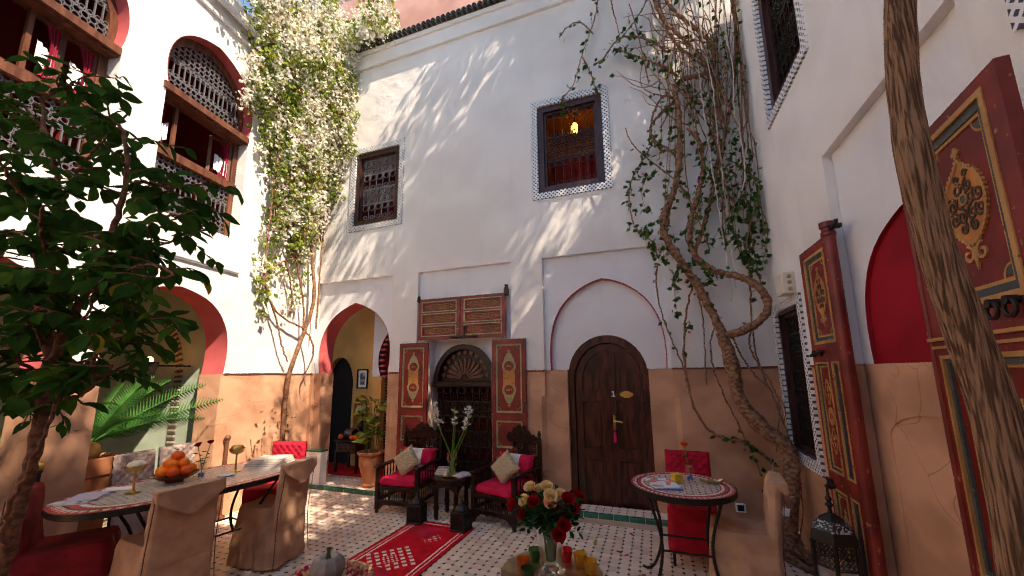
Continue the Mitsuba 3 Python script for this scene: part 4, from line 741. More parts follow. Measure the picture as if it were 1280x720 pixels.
# ================================================================ ROOM BEHIND THE LEFT DOORWAY
rm = thing('side_room', 'ochre side room with a red carpet seen through the left doorway arch', 'room')
put(rm, cat([bx(-6.4, -6.3, 4.95, 7.3, -.1, 3.3), bx(-6.4, -2.6, 7.2, 7.3, -.1, 3.3), bx(-3.06, -2.975, 4.95, 7.3, -.1, 3.3), bx(-6.4, -2.6, 4.95, 6.1, 3.2, 3.3)]), 'm_room')
DB = Polygon([(-5.60, 0), (-5.05, 0), (-5.06, 1.0)]+[(-5.36+.31*math.cos(t), 1.42+.50*math.sin(t)) for t in np.linspace(0, PI, 20)]+[(-5.66, 1.0)]).buffer(0)
NB = unary_union([sbox(-5.01, .58, -4.66, 1.03), Polygon([(-4.835+.175*math.cos(t), 1.03+.22*math.sin(t)) for t in np.linspace(0, PI, 20)])])
FRM = fr((0, 5.6, 0), (1, 0, 0))
part(rm, 'partition', ext(sbox(-6.35, -.1, -4.58, 3.25).difference(DB).difference(NB), -.18, 0, FRM), 'm_room'); part(rm, 'niche_back', ext(NB.buffer(.03), -.2, -.16, FRM), 'm_room')
part(rm, 'dark_door', ext(DB.buffer(.02), -.16, -.10, FRM), 'm_dark', label='dark arched door in the ochre room')
CW = fr((0, 5.52, 0), (1, 0, 0)); CA = arch(-3.80, 1.57, [(.60, 0), (.66, .25), (.60, .55), (.42, .80), (.15, .98), (0, 1.03)])
co = unary_union([Polygon(CA), sbox(-4.38, -1, -3.22, 1.6)])
part(rm, 'cross_wall', ext(sbox(-4.575, 1.57, -3.05, 3.25).difference(co), -.30, 0, CW), 'm_panel'); part(rm, 'cross_dado', ext(sbox(-4.575, -.1, -3.05, 1.568).difference(co), -.30, -.002, CW), 'm_room')
part(rm, 'arch_reveal', strip((CA-[[-3.8, 0]])*[.995, 1]+[[-3.8, -.002]], -.302, .002, CW), 'm_redniche', smooth=40)
for i, q in enumerate(np.linspace(0, 1, 30)):
    p = LineString(CA).interpolate(q*.5, True); part(rm, 'arch_stripe', bx(p.x+.01, p.x+.10, 5.53, 5.58, p.y-.017, p.y+.017, .004), 'm_dark' if i % 2 else 'm_pink')
for i in range(30): part(rm, 'arch_stripe', bx(-4.36, -4.28, 5.60, 5.66, .06+i*.05, .06+i*.05+.03, .004), 'm_dark')
struct('carpet_floor', bx(-6.3, -3.06, 4.96, 7.2, -.1, .052), 'm_riser')
solo('carpet', 'red carpet on the floor of the side room', 'carpet', bx(-6.0, -3.3, 5.05, 7.0, .053, .064, .004), 'm_rug2')
mat('m_rug2', mottle((.40, .012, .012), (.30, .008, .008), 12), .95, .1)
pc = thing('wall_picture', 'small black framed picture on the ochre wall of the side room', 'picture'); q = sbox(-4.955, 1.365, -4.725, 1.70)
part(pc, 'frame', ext(q.difference(q.buffer(-.02, join_style=2)), 0, .022, FRM), 'm_dark'); part(pc, 'mount', ext(q.buffer(-.018), 0, .006, FRM), 'm_paper'); part(pc, 'print', ext(q.buffer(-.06, join_style=2), .005, .008, FRM), 'm_print')
mat('m_print', mottle((.32, .27, .25), (.07, .06, .08), 22, .45, .55), .6, .3)
lp = thing('table_lamp', 'table lamp with an ochre shade standing in the niche of the side room', 'lamp'); LPp = pose((-4.84, 5.62, 0))
part(lp, 'shade', X(lathe([(.075, 1.08), (.125, .945)], 24), LPp), 'm_weave', True); part(lp, 'foot', X(lathe([(0, .60), (.05, .60), (.03, .63), (.055, .72), (.03, .80), (.012, .86), (.01, 1.02), (0, 1.02)], 14), LPp), 'm_iron', 30)
cs = thing('console', 'dark carved console table in the side room', 'table')
part(cs, 'top', bx(-4.98, -4.50, 5.15, 5.52, .53, .56, .006), 'm_carved'); part(cs, 'drawer', bx(-4.95, -4.53, 5.17, 5.50, .36, .53, .006), 'm_carved')
for x in (-4.95, -4.53):
    for y in (5.19, 5.48): part(cs, 'leg', bx(x-.02, x+.02, y-.02, y+.02, .06, .40, .004), 'm_carved')
part(cs, 'lattice', cat([spindle(x, 5.165, .38, .50, .007, 5) for x in np.linspace(-4.92, -4.56, 16)]), 'm_brownwood', kind='stuff')
dr_ = thing('drum', 'small pale drum lying on the console in the side room', 'drum'); part(dr_, 'body', X(lathe([(.075, 0), (.085, .09), (.075, .18)], 20), fr((-4.78, 5.32, .645), (0, 0, 1), (.2, 1, 0)) @ np.array([[1, 0, 0, 0], [0, 1, 0, 0], [0, 0, 1, -.1], [0, 0, 0, 1.]])), 'm_brownwood', 30); part(dr_, 'skin', X(lathe([(0, 0), (.076, 0)], 20), fr((-4.78, 5.32, .645), (0, 0, 1), (.2, 1, 0)) @ np.array([[1, 0, 0, 0], [0, 1, 0, 0], [0, 0, 1, .082], [0, 0, 0, 1.]])), 'm_paper')
mat('m_orange', mottle((.92, .22, .006), (.84, .17, .005), 18), .42, .35); mat('m_deeporange', mottle((.84, .12, .006), (.72, .09, .005), 18), .42, .35)
for i, (x, y) in enumerate(((-4.93, 5.25), (-4.88, 5.2), (-4.60, 5.22), (-4.66, 5.2))):
    solo('fruit', 'round fruit on the console in the side room', 'fruit', X(trimesh.creation.icosphere(2, .04), pose((x, y, .602))), 'm_deeporange', True, group='fruit on the console')
lb = thing('low_block', 'low white block with a green tiled edge beside the left doorway', 'block'); part(lb, 'body', bx(-4.90, -4.60, 4.53, 4.66, .0, .50, .005), 'm_white')
part(lb, 'green_edge', bx(-4.905, -4.595, 4.525, 4.66, .50, .522, .004), 'm_greentile'); part(lb, 'green_edge', bx(-4.915, -4.903, 4.525, 4.54, .0, .522, .002), 'm_greentile')
# ================================================================ THINGS ON THE TABLES
Z = .7515
def atm(o, label, m1, rz, w=.21, d=.28, z=Z, h=.006, name='magazine'):
    k = thing(name, label, 'magazine'); F = pose((o[0], o[1], z), rz); part(k, 'pages', X(bx(-w/2+.002, w/2-.002, -d/2+.002, d/2-.002, .0, h-.001), F), 'm_paper'); part(k, 'cover', X(bx(-w/2, w/2, -d/2, d/2, h-.001, h+.0005), F), m1); return k
mat('m_mag1', proc(lambda p, n, uv: mix((.55, .53, .52), (.08, .09, .2), smoothstep(.5, .56, noise(p.x*26, p.y*26)))), .3, .5)
mat('m_mag2', proc(lambda p, n, uv: mix((.62, .66, .74), (.55, .18, .12), smoothstep(.6, .66, noise(p.x*20+4, p.y*20)))), .3, .5); mat('m_blue', (.06, .10, .34), .35, .5)
atm((-3.87, 1.70), 'blue edged magazine lying lowest on the near end of the long table', 'm_mag1', .5, z=Z, h=.010); atm((-3.86, 1.715), 'grey printed magazine lying on the blue edged one on the long table', 'm_cover_5', .8, w=.17, d=.22, z=Z+.0115, h=.006)
solo('envelope', 'pale folded card lying flat on the long mosaic table', 'card', X(cat([bx(-.09, .09, -.06, .06, 0, .003), X(bx(-.09, .0, -.06, .06, 0, .002), trimesh.transformations.rotation_matrix(.12, [0, 1, 0]) @ trimesh.transformations.translation_matrix([.02, 0, .006]))]), pose((-3.93, 1.92, Z), 1.1)), 'm_paper')
def goblet(o, label, lit):
    k = thing('goblet', label, 'goblet'); F = pose(o)
    part(k, 'stem', X(lathe([(0, 0), (.045, .002), (.047, .006), (.015, .014), (.008, .03), (.007, .135), (.012, .15)], 20), F), 'm_brass', 30); part(k, 'bowl', X(lathe([(.010, .148), (.045, .160), (.062, .185), (.064, .20), (.060, .20), (.056, .185), (.0, .165)], 22), F), 'm_brass', 30)
    part(k, 'candle', X(lathe([(0, .17), (.052, .172), (.055, .20), (.045, .222), (.02, .231), (0, .232)], 18), F), 'm_candle' if lit else 'm_brass', True)
mat('m_candle', (.74, .66, .52), .5, .4)
goblet((-3.70, 1.895, Z), 'gold goblet holding a white candle, before the bowl of oranges', True); goblet((-3.625, 2.60, Z), 'gold goblet beyond the bowl of oranges on the long table', False)
bo = thing('fruit_bowl', 'dark shallow bowl heaped with oranges on the long table', 'bowl'); BX, BY = -3.78, 2.21
part(bo, 'dish', X(lathe([(0, Z), (.06, Z), (.065, Z+.012), (.11, Z+.03), (.155, Z+.058), (.16, Z+.062), (.152, Z+.060), (.10, Z+.036), (0, Z+.022)], 30), pose((BX, BY, 0))), 'm_redglaze', 30); mat('m_redglaze', (.10, .012, .008), .2, .6)
org = trimesh.creation.icosphere(3, .043); org.vertices = np.array(org.vertices)*(1+.012*(meshkit.noise(np.array(org.vertices)*40+5)-.5)[:, None])*[1, 1, .93]
oi = [(BX+.095*math.cos(a), BY+.095*math.sin(a), Z+.088) for a in np.arange(7)*2*PI/7+.2]+[(BX, BY, Z+.072)]+[(BX+.052*math.cos(a), BY+.052*math.sin(a), Z+.142) for a in np.arange(4)*PI/2+.5]+[(BX+.01, BY, Z+.20)]
for i, c in enumerate(oi): solo('orange', 'ripe orange heaped in the dark bowl on the long table', 'orange', X(org, pose(c, i*1.3)), 'm_orange' if i % 3 else 'm_deeporange', True, group='oranges in the bowl')
def petals_rose(r, n=21, seed=0, open_=.75):
    rg_ = np.random.default_rng(seed); ms = []
    for i in range(n):
        t = i/(n-1); rad = r*(.05+.95*t**.85); hgt = r*(1.28-.38*t); ang = i*2.4; span = 1.5-.35*t; curl = .30*t*open_
        def f(u, v):
            a = ang+(v-.5)*2*span*.62; prof = np.sin(u*PI*.5); R = rad*(.22+.78*u**.6)*(1+curl*np.clip(u-.72, 0, 1)*2.2); z = hgt*u*(1-.10*(2*v-1)**2)-.30*r*curl*np.clip(u-.8, 0, 1)*6*.5
            return np.c_[R*np.cos(a), R*np.sin(a), z+.02*r*np.sin(v*9+i)]
        ms.append(grid(f, 6, 7))
    return cat(ms)
for nm, c in (('m_rosered', (.34, .006, .016)), ('m_rosecream', (.80, .62, .30)), ('m_rosepeach', (.86, .46, .28)), ('m_roseorange', (.78, .10, .03))): leafm(nm, c, .35, .6)
leafm('m_leafdark', mottle((.020, .055, .018), (.035, .085, .022), 20), .25, .4)
leaf0 = petal(.045, .026, 6)
def rose_at(k, c, d, r, m, seed): 
    z = np.array(d, float)/np.linalg.norm(d); a = np.array([1., 0, 0]) if abs(z[0]) < .9 else np.array([0, 1., 0]); x = np.cross(a, z); x /= np.linalg.norm(x); F = np.eye(4); F[:3, 0], F[:3, 1], F[:3, 2], F[:3, 3] = x, np.cross(z, x), z, np.array(c)-z*r*.5
    return part(k, 'rose', X(petals_rose(r, seed=seed), F), m, True)
# big bouquet in the cut glass vase on the brass tray
TX, TY, TZ = -.635, 2.38, .45
tr = thing('tray_table', 'round engraved brass tray on a folding stand at the front of the picture', 'table')
part(tr, 'tray', X(lathe([(0, TZ-.006), (.24, TZ-.006), (.265, TZ+.004), (.29, TZ+.010), (.295, TZ+.004), (.26, TZ-.010), (0, TZ-.012)], 60), pose((TX, TY, 0))), 'm_oldbrass', 40)
for i in range(3):
    a = i*2*PI/3; part(tr, 'leg', tube([(TX+.2*math.cos(a), TY+.2*math.sin(a), 0), (TX-.12*math.cos(a), TY-.12*math.sin(a), TZ-.012)], .014, 8), 'm_carved')
bv = thing('rose_vase', 'cut glass vase full of red and cream roses on the brass tray', 'vase')
VP_ = [(.0, .0), (.082, .0), (.086, .014), (.060, .028), (.036, .040), (.056, .055), (.068, .10), (.080, .18), (.096, .25), (.101, .262)]
vs = lathe([(r, z) for r, z in VP_]+[(.095, .262), (.089, .25), (.073, .18), (.061, .10), (.048, .062), (0, .060)], 12); part(bv, 'glass', X(vs, pose((TX, TY, TZ+.001))), 'm_glass', 25)
part(bv, 'stems', cat([tube(spline([(TX+.02*math.cos(a), TY+.02*math.sin(a), TZ+.07), (TX+.03*math.cos(a+.3), TY+.03*math.sin(a+.3), TZ+.16), (TX+.055*math.cos(a+1), TY+.055*math.sin(a+1), TZ+.26), (TX+.10*math.cos(a+1), TY+.1*math.sin(a+1), TZ+.36)], 10), .0055, 6) for a in np.linspace(0, 2*PI, 31)[:-1]]), 'm_stemlow', True, kind='stuff')
RED = [(-.835, .845), (-.80, .765), (-.757, .894), (-.694, .875), (-.554, .793), (-.500, .770), (-.464, .832), (-.453, .876), (-.485, .900), (-.62, .85), (-.53, .72)]
CRE = [(-.742, .937), (-.706, .906), (-.765, .868), (-.633, .945), (-.572, .934), (-.535, .908), (-.531, .857)]
C0 = np.array([TX, TY, TZ+.27]); cxz = np.array([-.635, .86])
for i, (x, z) in enumerate(RED+CRE+[(-.587, .88)]):
    x, z = cxz+(np.array([x, z])-cxz)*[.90, .92]; y = TY-.11+.10*((i*7) % 5-2)/2+.35*(abs(x-TX)); c = np.array([x, y, z]); cre = i >= len(RED)
    rose_at(bv, c, (c-C0)+[0, -.10, .05], .036 if cre else .036, 'm_rosepeach' if i == len(RED+CRE) else 'm_rosecream' if cre else 'm_rosered', i)
lv = []
for i in range(520):
    a, e = lrng.random()*2*PI, lrng.uniform(-.35, 1.3); rr = lrng.uniform(.03, .155); c = C0+[rr*math.cos(a)*1.15, rr*math.sin(a), .02+rr*1.0*math.sin(e)]
    lv.append(X(leaf0, trimesh.transformations.translation_matrix(c) @ trimesh.transformations.euler_matrix(lrng.normal(0, .5), lrng.normal(.1, .5), a+lrng.normal(0, .4)) ))
part(bv, 'leaves', cat(lv), 'm_leafdark', True, kind='stuff')
for i, (x, y, m, la) in enumerate(((-.80, 2.36, 'm_cupred', 'orange red glass candle cup at the left of the brass tray'), (-.77, 2.50, 'm_cupgreen', 'dark green glass candle cup behind the orange red one on the tray'), (-.585, 2.56, 'm_cupcrimson', 'crimson glass candle cup close behind the foot of the rose vase'), (-.49, 2.53, 'm_cupyellow', 'yellow glass candle cup at the back right of the tray'), (-.42, 2.46, 'm_cupyellow', 'yellow glass candle cup nearest the right rim of the tray'), (-.74, 2.26, 'm_cupgreen', 'dark green glass candle cup at the front left of the tray'))):
    solo('candle_cup', la, 'candle cup', X(lathe([(0, .0), (.030, .0), (.038, .045), (.041, .07), (.038, .07), (.034, .045), (.026, .006), (0, .006)], 18), pose((x, y, TZ-.004))), m, 30)
for nm, c in (('m_cupred', (.95, .22, .05)), ('m_cupgreen', (.10, .26, .08)), ('m_cupcrimson', (.8, .03, .06)), ('m_cupyellow', (.98, .60, .06))): scene[nm] = {'type': 'principled', 'base_color': rgb(c), 'roughness': .08, 'spec_trans': .85, 'eta': 1.45}
# petal dish with the silver gourd
pt = thing('petal_dish', 'round dish of dried petals in front of the rug', 'dish'); QX, QY = -1.95, 2.03
part(pt, 'dish', X(lathe([(0, .33), (.22, .335), (.27, .365), (.275, .36), (.22, .32), (.05, .30), (.05, .02), (.14, .0), (0, 0)], 36), pose((QX, QY, 0))), 'm_oldbrass', 30)
def petalheap(cx, cy, z, R, n, seed, cols):
    r_ = np.random.default_rng(seed); out = {c: [] for c in cols}; base = petal(.034, .026, 4)
    for i in range(n):
        a, q = r_.random()*2*PI, R*math.sqrt(r_.random()); c = cols[r_.integers(len(cols))]
        out[c].append(X(base, trimesh.transformations.translation_matrix((cx+q*math.cos(a), cy+q*math.sin(a), z+.03*(1-(q/R)**2)+r_.random()*.03)) @ trimesh.transformations.euler_matrix(r_.normal(0, .6), r_.normal(0, .6), r_.random()*6.3)))
    return out
for nm, c in (('m_pet1', (.62, .20, .22)), ('m_pet2', (.74, .52, .34)), ('m_pet3', (.40, .015, .09)), ('m_pet4', (.70, .35, .16))): leafm(nm, c, .25, .7)
for m, ms in petalheap(QX, QY, .345, .25, 520, 4, ['m_pet1', 'm_pet2', 'm_pet3', 'm_pet4', 'm_pet2']).items(): part(pt, 'petals', cat(ms), m, kind='stuff')
gd = thing('gourd', 'small ribbed silver grey pumpkin sitting on the dish of petals', 'pumpkin'); t_, ph = np.meshgrid(np.linspace(0, PI, 28), np.linspace(0, 2*PI, 81), indexing='ij')
def gourd(u, v):
    th, ph = u*PI, v*2*PI; r = .102*(1-.10*np.abs(np.cos(ph*5))**.6)*np.sin(th)**.8; return np.c_[r*np.cos(ph), r*np.sin(ph), .082*np.cos(th)-.03*np.exp(-(u/.12)**2)]
part(gd, 'body', X(grid(gourd, 30, 121), pose((QX, QY, .44))), 'm_gourd', True); part(gd, 'stalk', X(lathe([(.020, 0), (.012, .02), (.010, .05), (.014, .065), (0, .066)], 9), pose((QX, QY, .488))), 'm_stemlow', 30); mat('m_gourd', mottle((.27, .235, .22), (.19, .165, .155), 14), .4, .45)
p2 = thing('petal_basket', 'edge of a second bowl of pink petals left of the brass tray', 'bowl'); part(p2, 'bowl', X(lathe([(0, .22), (.14, .225), (.18, .26), (.185, .255), (.15, .21), (.1, .0), (0, 0)], 30), pose((-.98, 2.37, 0))), 'm_terracotta', 30)
for m, ms in petalheap(-.98, 2.37, .265, .17, 220, 6, ['m_pet1', 'm_pet2', 'm_pet1']).items(): part(p2, 'petals', cat(ms), m, kind='stuff')
# glass with two red roses on the long table, books, saucer
def gvase(o, label, roses, h, r=.028):
    k = thing('bud_vase', label, 'vase'); F = pose(o); part(k, 'glass', X(lathe([(0, .002), (r, .002), (r*1.05, h)], 18), F), 'm_thin', True); part(k, 'pebbles', X(cat([X(trimesh.creation.icosphere(1, .009), pose((.014*math.cos(a), .014*math.sin(a), .012+.006*(i % 4)))) for i, a in enumerate(np.arange(14)*2.4)]), F), 'm_blue', True, kind='stuff')
    for i, (dx, dy, z, rr, m) in enumerate(roses):
        st_ = spline([(0, 0, .01), (dx*.3, dy*.3, h), (dx*.8, dy*.8, z*.8), (dx, dy, z)], 12); part(k, 'stem', X(tube(st_, .003, 6), F), 'm_stem', True); rose_at(k, np.array(o)+[dx, dy, z], (dx, dy-.3*abs(z), .9*z), rr, m, 40+i)
        part(k, 'leaf', X(cat([X(leaf0, trimesh.transformations.translation_matrix(st_[j]) @ trimesh.transformations.euler_matrix(0, .2, j*2.1)) for j in (4, 5, 6, 7, 8)]), F), 'm_leafdark', kind='stuff')
gvase((-3.70, 2.36, Z), 'narrow glass with two red roses and blue pebbles on the long table', [(-.03, -.03, .27, .028, 'm_rosered'), (.03, .03, .285, .026, 'm_rosered')], .13)
solo('saucer', 'small pale saucer beside the glass of red roses', 'saucer', X(lathe([(0, Z), (.04, Z), (.065, Z+.010), (.068, Z+.009), (.045, Z-.0), (0, Z+.003)], 24), pose((-3.55, 2.47, 0))), 'm_paper', 30)
for i, (w, d, h, la) in enumerate(((.34, .26, .02, 'largest book at the bottom of the pile at the far end of the long table'), (.31, .24, .018, 'grey book in the middle of the pile at the far end of the long table'), (.29, .22, .02, 'topmost book of the pile at the far end of the long table'))): book('book', la, 'book', -3.60+.01*i, 2.93, Z+(0, .021, .040)[i], w, d, h, .25+.06*i, covers[(2, 0, 1)[i]])
atm((.005, 3.29), 'pale magazine with a red picture on the round table', 'm_mag2', .35, w=.20, d=.25, z=Z+.008); solo('magazine', 'blue magazine under the pale one on the round table', 'magazine', X(bx(-.10, .10, -.12, .12, 0, .0075), pose((.03, 3.27, Z), .15)), 'm_blue')
solo('tissue_box', 'small yellow cube box on the round table', 'box', X(cat([bx(-.032, .032, -.032, .032, 0, .066, .003)]), pose((.115, 3.39, Z), .5)), 'm_yellow'); mat('m_yellow', mottle((.62, .42, .04), (.5, .30, .02), 60), .4, .4)
gvase((.215, 3.47, Z), 'little glass with one orange red rose on the round table', [(-.025, -.01, .27, .026, 'm_roseorange')], .12)
solo('gold_dish', 'small gold leaf shaped dish on the round table', 'dish', X(grid(lambda u, v: np.c_[(u-.5)*.17, (v-.5)*.085*np.sin(PI*np.clip(u, .06, .94)), .004+.018*(2*v-1)**2+.02*np.abs(2*u-1)**3], 16, 9), pose((.36, 3.42, Z), .2)), 'm_oldbrass', True)
# wall fittings and small objects
mb = thing('meter_box', 'beige electric box on the right wall above the lower barred window', 'box'); part(mb, 'case', bx(1.10, 1.21, 3.87, 4.05, 2.25, 2.44, .008), 'm_boxbeige'); mat('m_boxbeige', (.60, .55, .46), .5, .4)
for i in range(3): part(mb, 'knob', X(lathe([(0, 0), (.018, 0), (.014, .02), (0, .022)], 10), fr((1.155, 3.871, 2.29+i*.055), (1, 0, 0), (0, 0, 1)) @ np.diag([1., 1, 1, 1])), 'm_oldbrass', 30)
so = thing('power_socket', 'white framed black power socket low on the ochre wall', 'socket'); part(so, 'plate', bx(.685, .775, 4.636, 4.652, .20, .285, .003), 'm_white'); part(so, 'insert', bx(.70, .76, 4.632, 4.638, .215, .27, .002), 'm_dark')
for x, y, h, la, m in ((-4.74, 3.27, .90, 'brown wooden post with a ball finial near the sunlit wall', 'm_brownwood'), (-4.32, 1.62, .97, 'black post with a brass ball finial behind the dark red chair', 'm_iron')):
    k = thing('finial_post', la, 'post'); part(k, 'shaft', X(lathe([(.05, 0), (.05, .03), (.021, .05), (.019, h-.06), (.026, h-.05), (.022, h-.04)], 14), pose((x, y, 0))), m, 30); part(k, 'ball', X(trimesh.creation.icosphere(3, .034), pose((x, y, h-.012))), 'm_brass' if m == 'm_iron' else m, True)
sc = thing('wall_sconce', 'lit dark metal sconce beside the striped arch in the left passage', 'lamp'); SP = L(2.86, 1.75, -.62)
part(sc, 'cone', X(lathe([(0, -.36), (.02, -.34), (.085, .0), (.09, .02), (.082, .02), (.015, -.32)], 14), pose(SP)), 'm_iron', 30); emit(sc+'__bulb', X(trimesh.creation.icosphere(2, .035), pose(SP+[0, 0, .045])), 'm_glow', [7, 2.2, .3])
part(sc, 'bracket', tube([SP+[0, 0, -.02], SP+FL[:3, 1]*.0+np.array([0, .42, -.02])], .010, 6), 'm_iron')
# scrolled iron screen at the far left with a turquoise tile behind
ir = thing('iron_screen', 'black scrolled iron screen at the lower left edge, behind the dark red chair', 'screen'); IF = fr(L(.95, 0, .10), FL[:3, 0]); g = [band([(0, z), (.72, z)], .014) for z in (.06, .52, .60)]+[band([(x, 0), (x, .62)], .016) for x in (0, .24, .48, .72)]
for x in (.12, .36, .60):
    for s in (-1, 1): g += [spiral(x+s*.055, .42, .052, 1.5, s, PI/2, .010), spiral(x+s*.055, .17, .052, 1.5, -s, -PI/2, .010), spiral(x+s*.05, .30, .045, 1.2, s, 0, .009)]
part(ir, 'scrollwork', ext(unary_union(g), -.006, .006, IF), 'm_iron', kind='stuff'); mat('m_turq', mottle((.05, .34, .36), (.03, .24, .27), 20), .25, .6)
tp_ = thing('tile_panel', 'turquoise and green glazed tiles on the passage wall behind the iron screen', 'tiles')
for i in range(6):
    for j in range(4): part(tp_, 'tile', ext(sbox(.62+i*.125, .02+j*.125, .62+i*.125+.12, .14+j*.125), -1.652, -1.64, FL), 'm_turq' if (i+j) % 2 else 'm_greentile')
# ================================================================ PLANTS
def leafcloud(C, D, size, r, width=.55, fold=.25, droop=0.0):
    """many small folded leaves: centres C (n x 3), blade directions D (n x 3), one mesh"""
    n = len(C); D = D/np.maximum(np.linalg.norm(D, axis=1, keepdims=True), 1e-9); R = r.normal(size=(n, 3)); S = np.cross(D, R); S /= np.maximum(np.linalg.norm(S, axis=1, keepdims=True), 1e-9); N = np.cross(D, S)
    s = (size*r.uniform(.65, 1.25, n))[:, None]; V = np.stack([C, C+D*s*.45+S*s*width/2+N*s*fold*.5, C+D*s+N*s*droop, C+D*s*.45-S*s*width/2+N*s*fold*.5], 1).reshape(-1, 3)
    i = np.arange(n)*4; return trimesh.Trimesh(V, np.vstack([np.stack([i, i+1, i+2], 1), np.stack([i, i+2, i+3], 1)]), process=False)
def bark(a, b, s): return mottle(a, b, s)
mat('m_vinebark', bark((.29, .155, .09), (.12, .055, .03), 45), .8, .2)
mat('m_trunkbark', proc(lambda p, n, uv: mix((.25, .145, .085), (.065, .032, .018), smoothstep(.32, .68, fbm(p.x*330+noise(p.z*9, p.x*30)*1.2, p.y*330, p.z*14, 3)))), .85, .2, proc(lambda p, n, uv: noise(p.x*260, p.y*260, p.z*15)*.003), 1.0)
mat('m_ficusbark', mottle((.19, .085, .045), (.09, .035, .02), 50), .75, .25); mat('m_rope', (.55, .48, .40), .8, .2)
leafm('m_ficusleaf', mottle((.024, .068, .014), (.045, .105, .018), 13), .6, .16); leafm('m_ficusleaf2', mottle((.05, .115, .014), (.075, .15, .02), 13), .8, .25)
leafm('m_yellowleaf', (.34, .26, .03), .8, .3); leafm('m_vineleaf', mottle((.020, .060, .014), (.05, .10, .02), 16), .5, .4); leafm('m_brightleaf', mottle((.25, .30, .045), (.36, .38, .09), 9), .75, .45); leafm('m_midleaf', mottle((.07, .14, .02), (.12, .18, .04), 9), .65, .45)
leafm('m_cornerleaf', mottle((.32, .36, .065), (.11, .17, .03), 13), .7, .45); leafm('m_bract', mottle((.84, .82, .74), (.80, .74, .62), 6), .8, .6); leafm('m_bractpink', (.45, .03, .20), .7, .6); leafm('m_dryleaf', mottle((.24, .13, .05), (.15, .07, .03), 12), .5, .6)
# ---- leaning trunk close to the camera at the right
ft = thing('tree_trunk', 'bare leaning tree trunk in front of the painted door leaf at the right', 'tree')
tp1 = spline([(.585, .90, -.02), (.575, .93, .5), (.565, .95, 1.05), (.562, .95, 1.36), (.562, .95, 1.54), (.540, .95, 1.72), (.525, .95, 1.89), (.520, .95, 2.08), (.548, .95, 2.38), (.60, .95, 2.9), (.62, .98, 4.0), (.75, 1.0, 6.4)], 260)
tt = tube(tp1, np.interp(tp1[:, 2], [0, 1.2, 1.6, 2.4, 6], [.040, .033, .030, .0235, .022])*(1+.16*(meshkit.noise(tp1*[3, 3, 6], 3)-.4)), 56); v = np.array(tt.vertices); tt.vertices = v+tt.vertex_normals*((.5-np.abs(meshkit.noise(v*[90, 90, 8]+3)-.5)*2)*.5+meshkit.noise(v*[40, 40, 5], 7)*.7-.5)[:, None]*.0075
put(ft+'__trunk', tt, 'm_trunkbark', True)
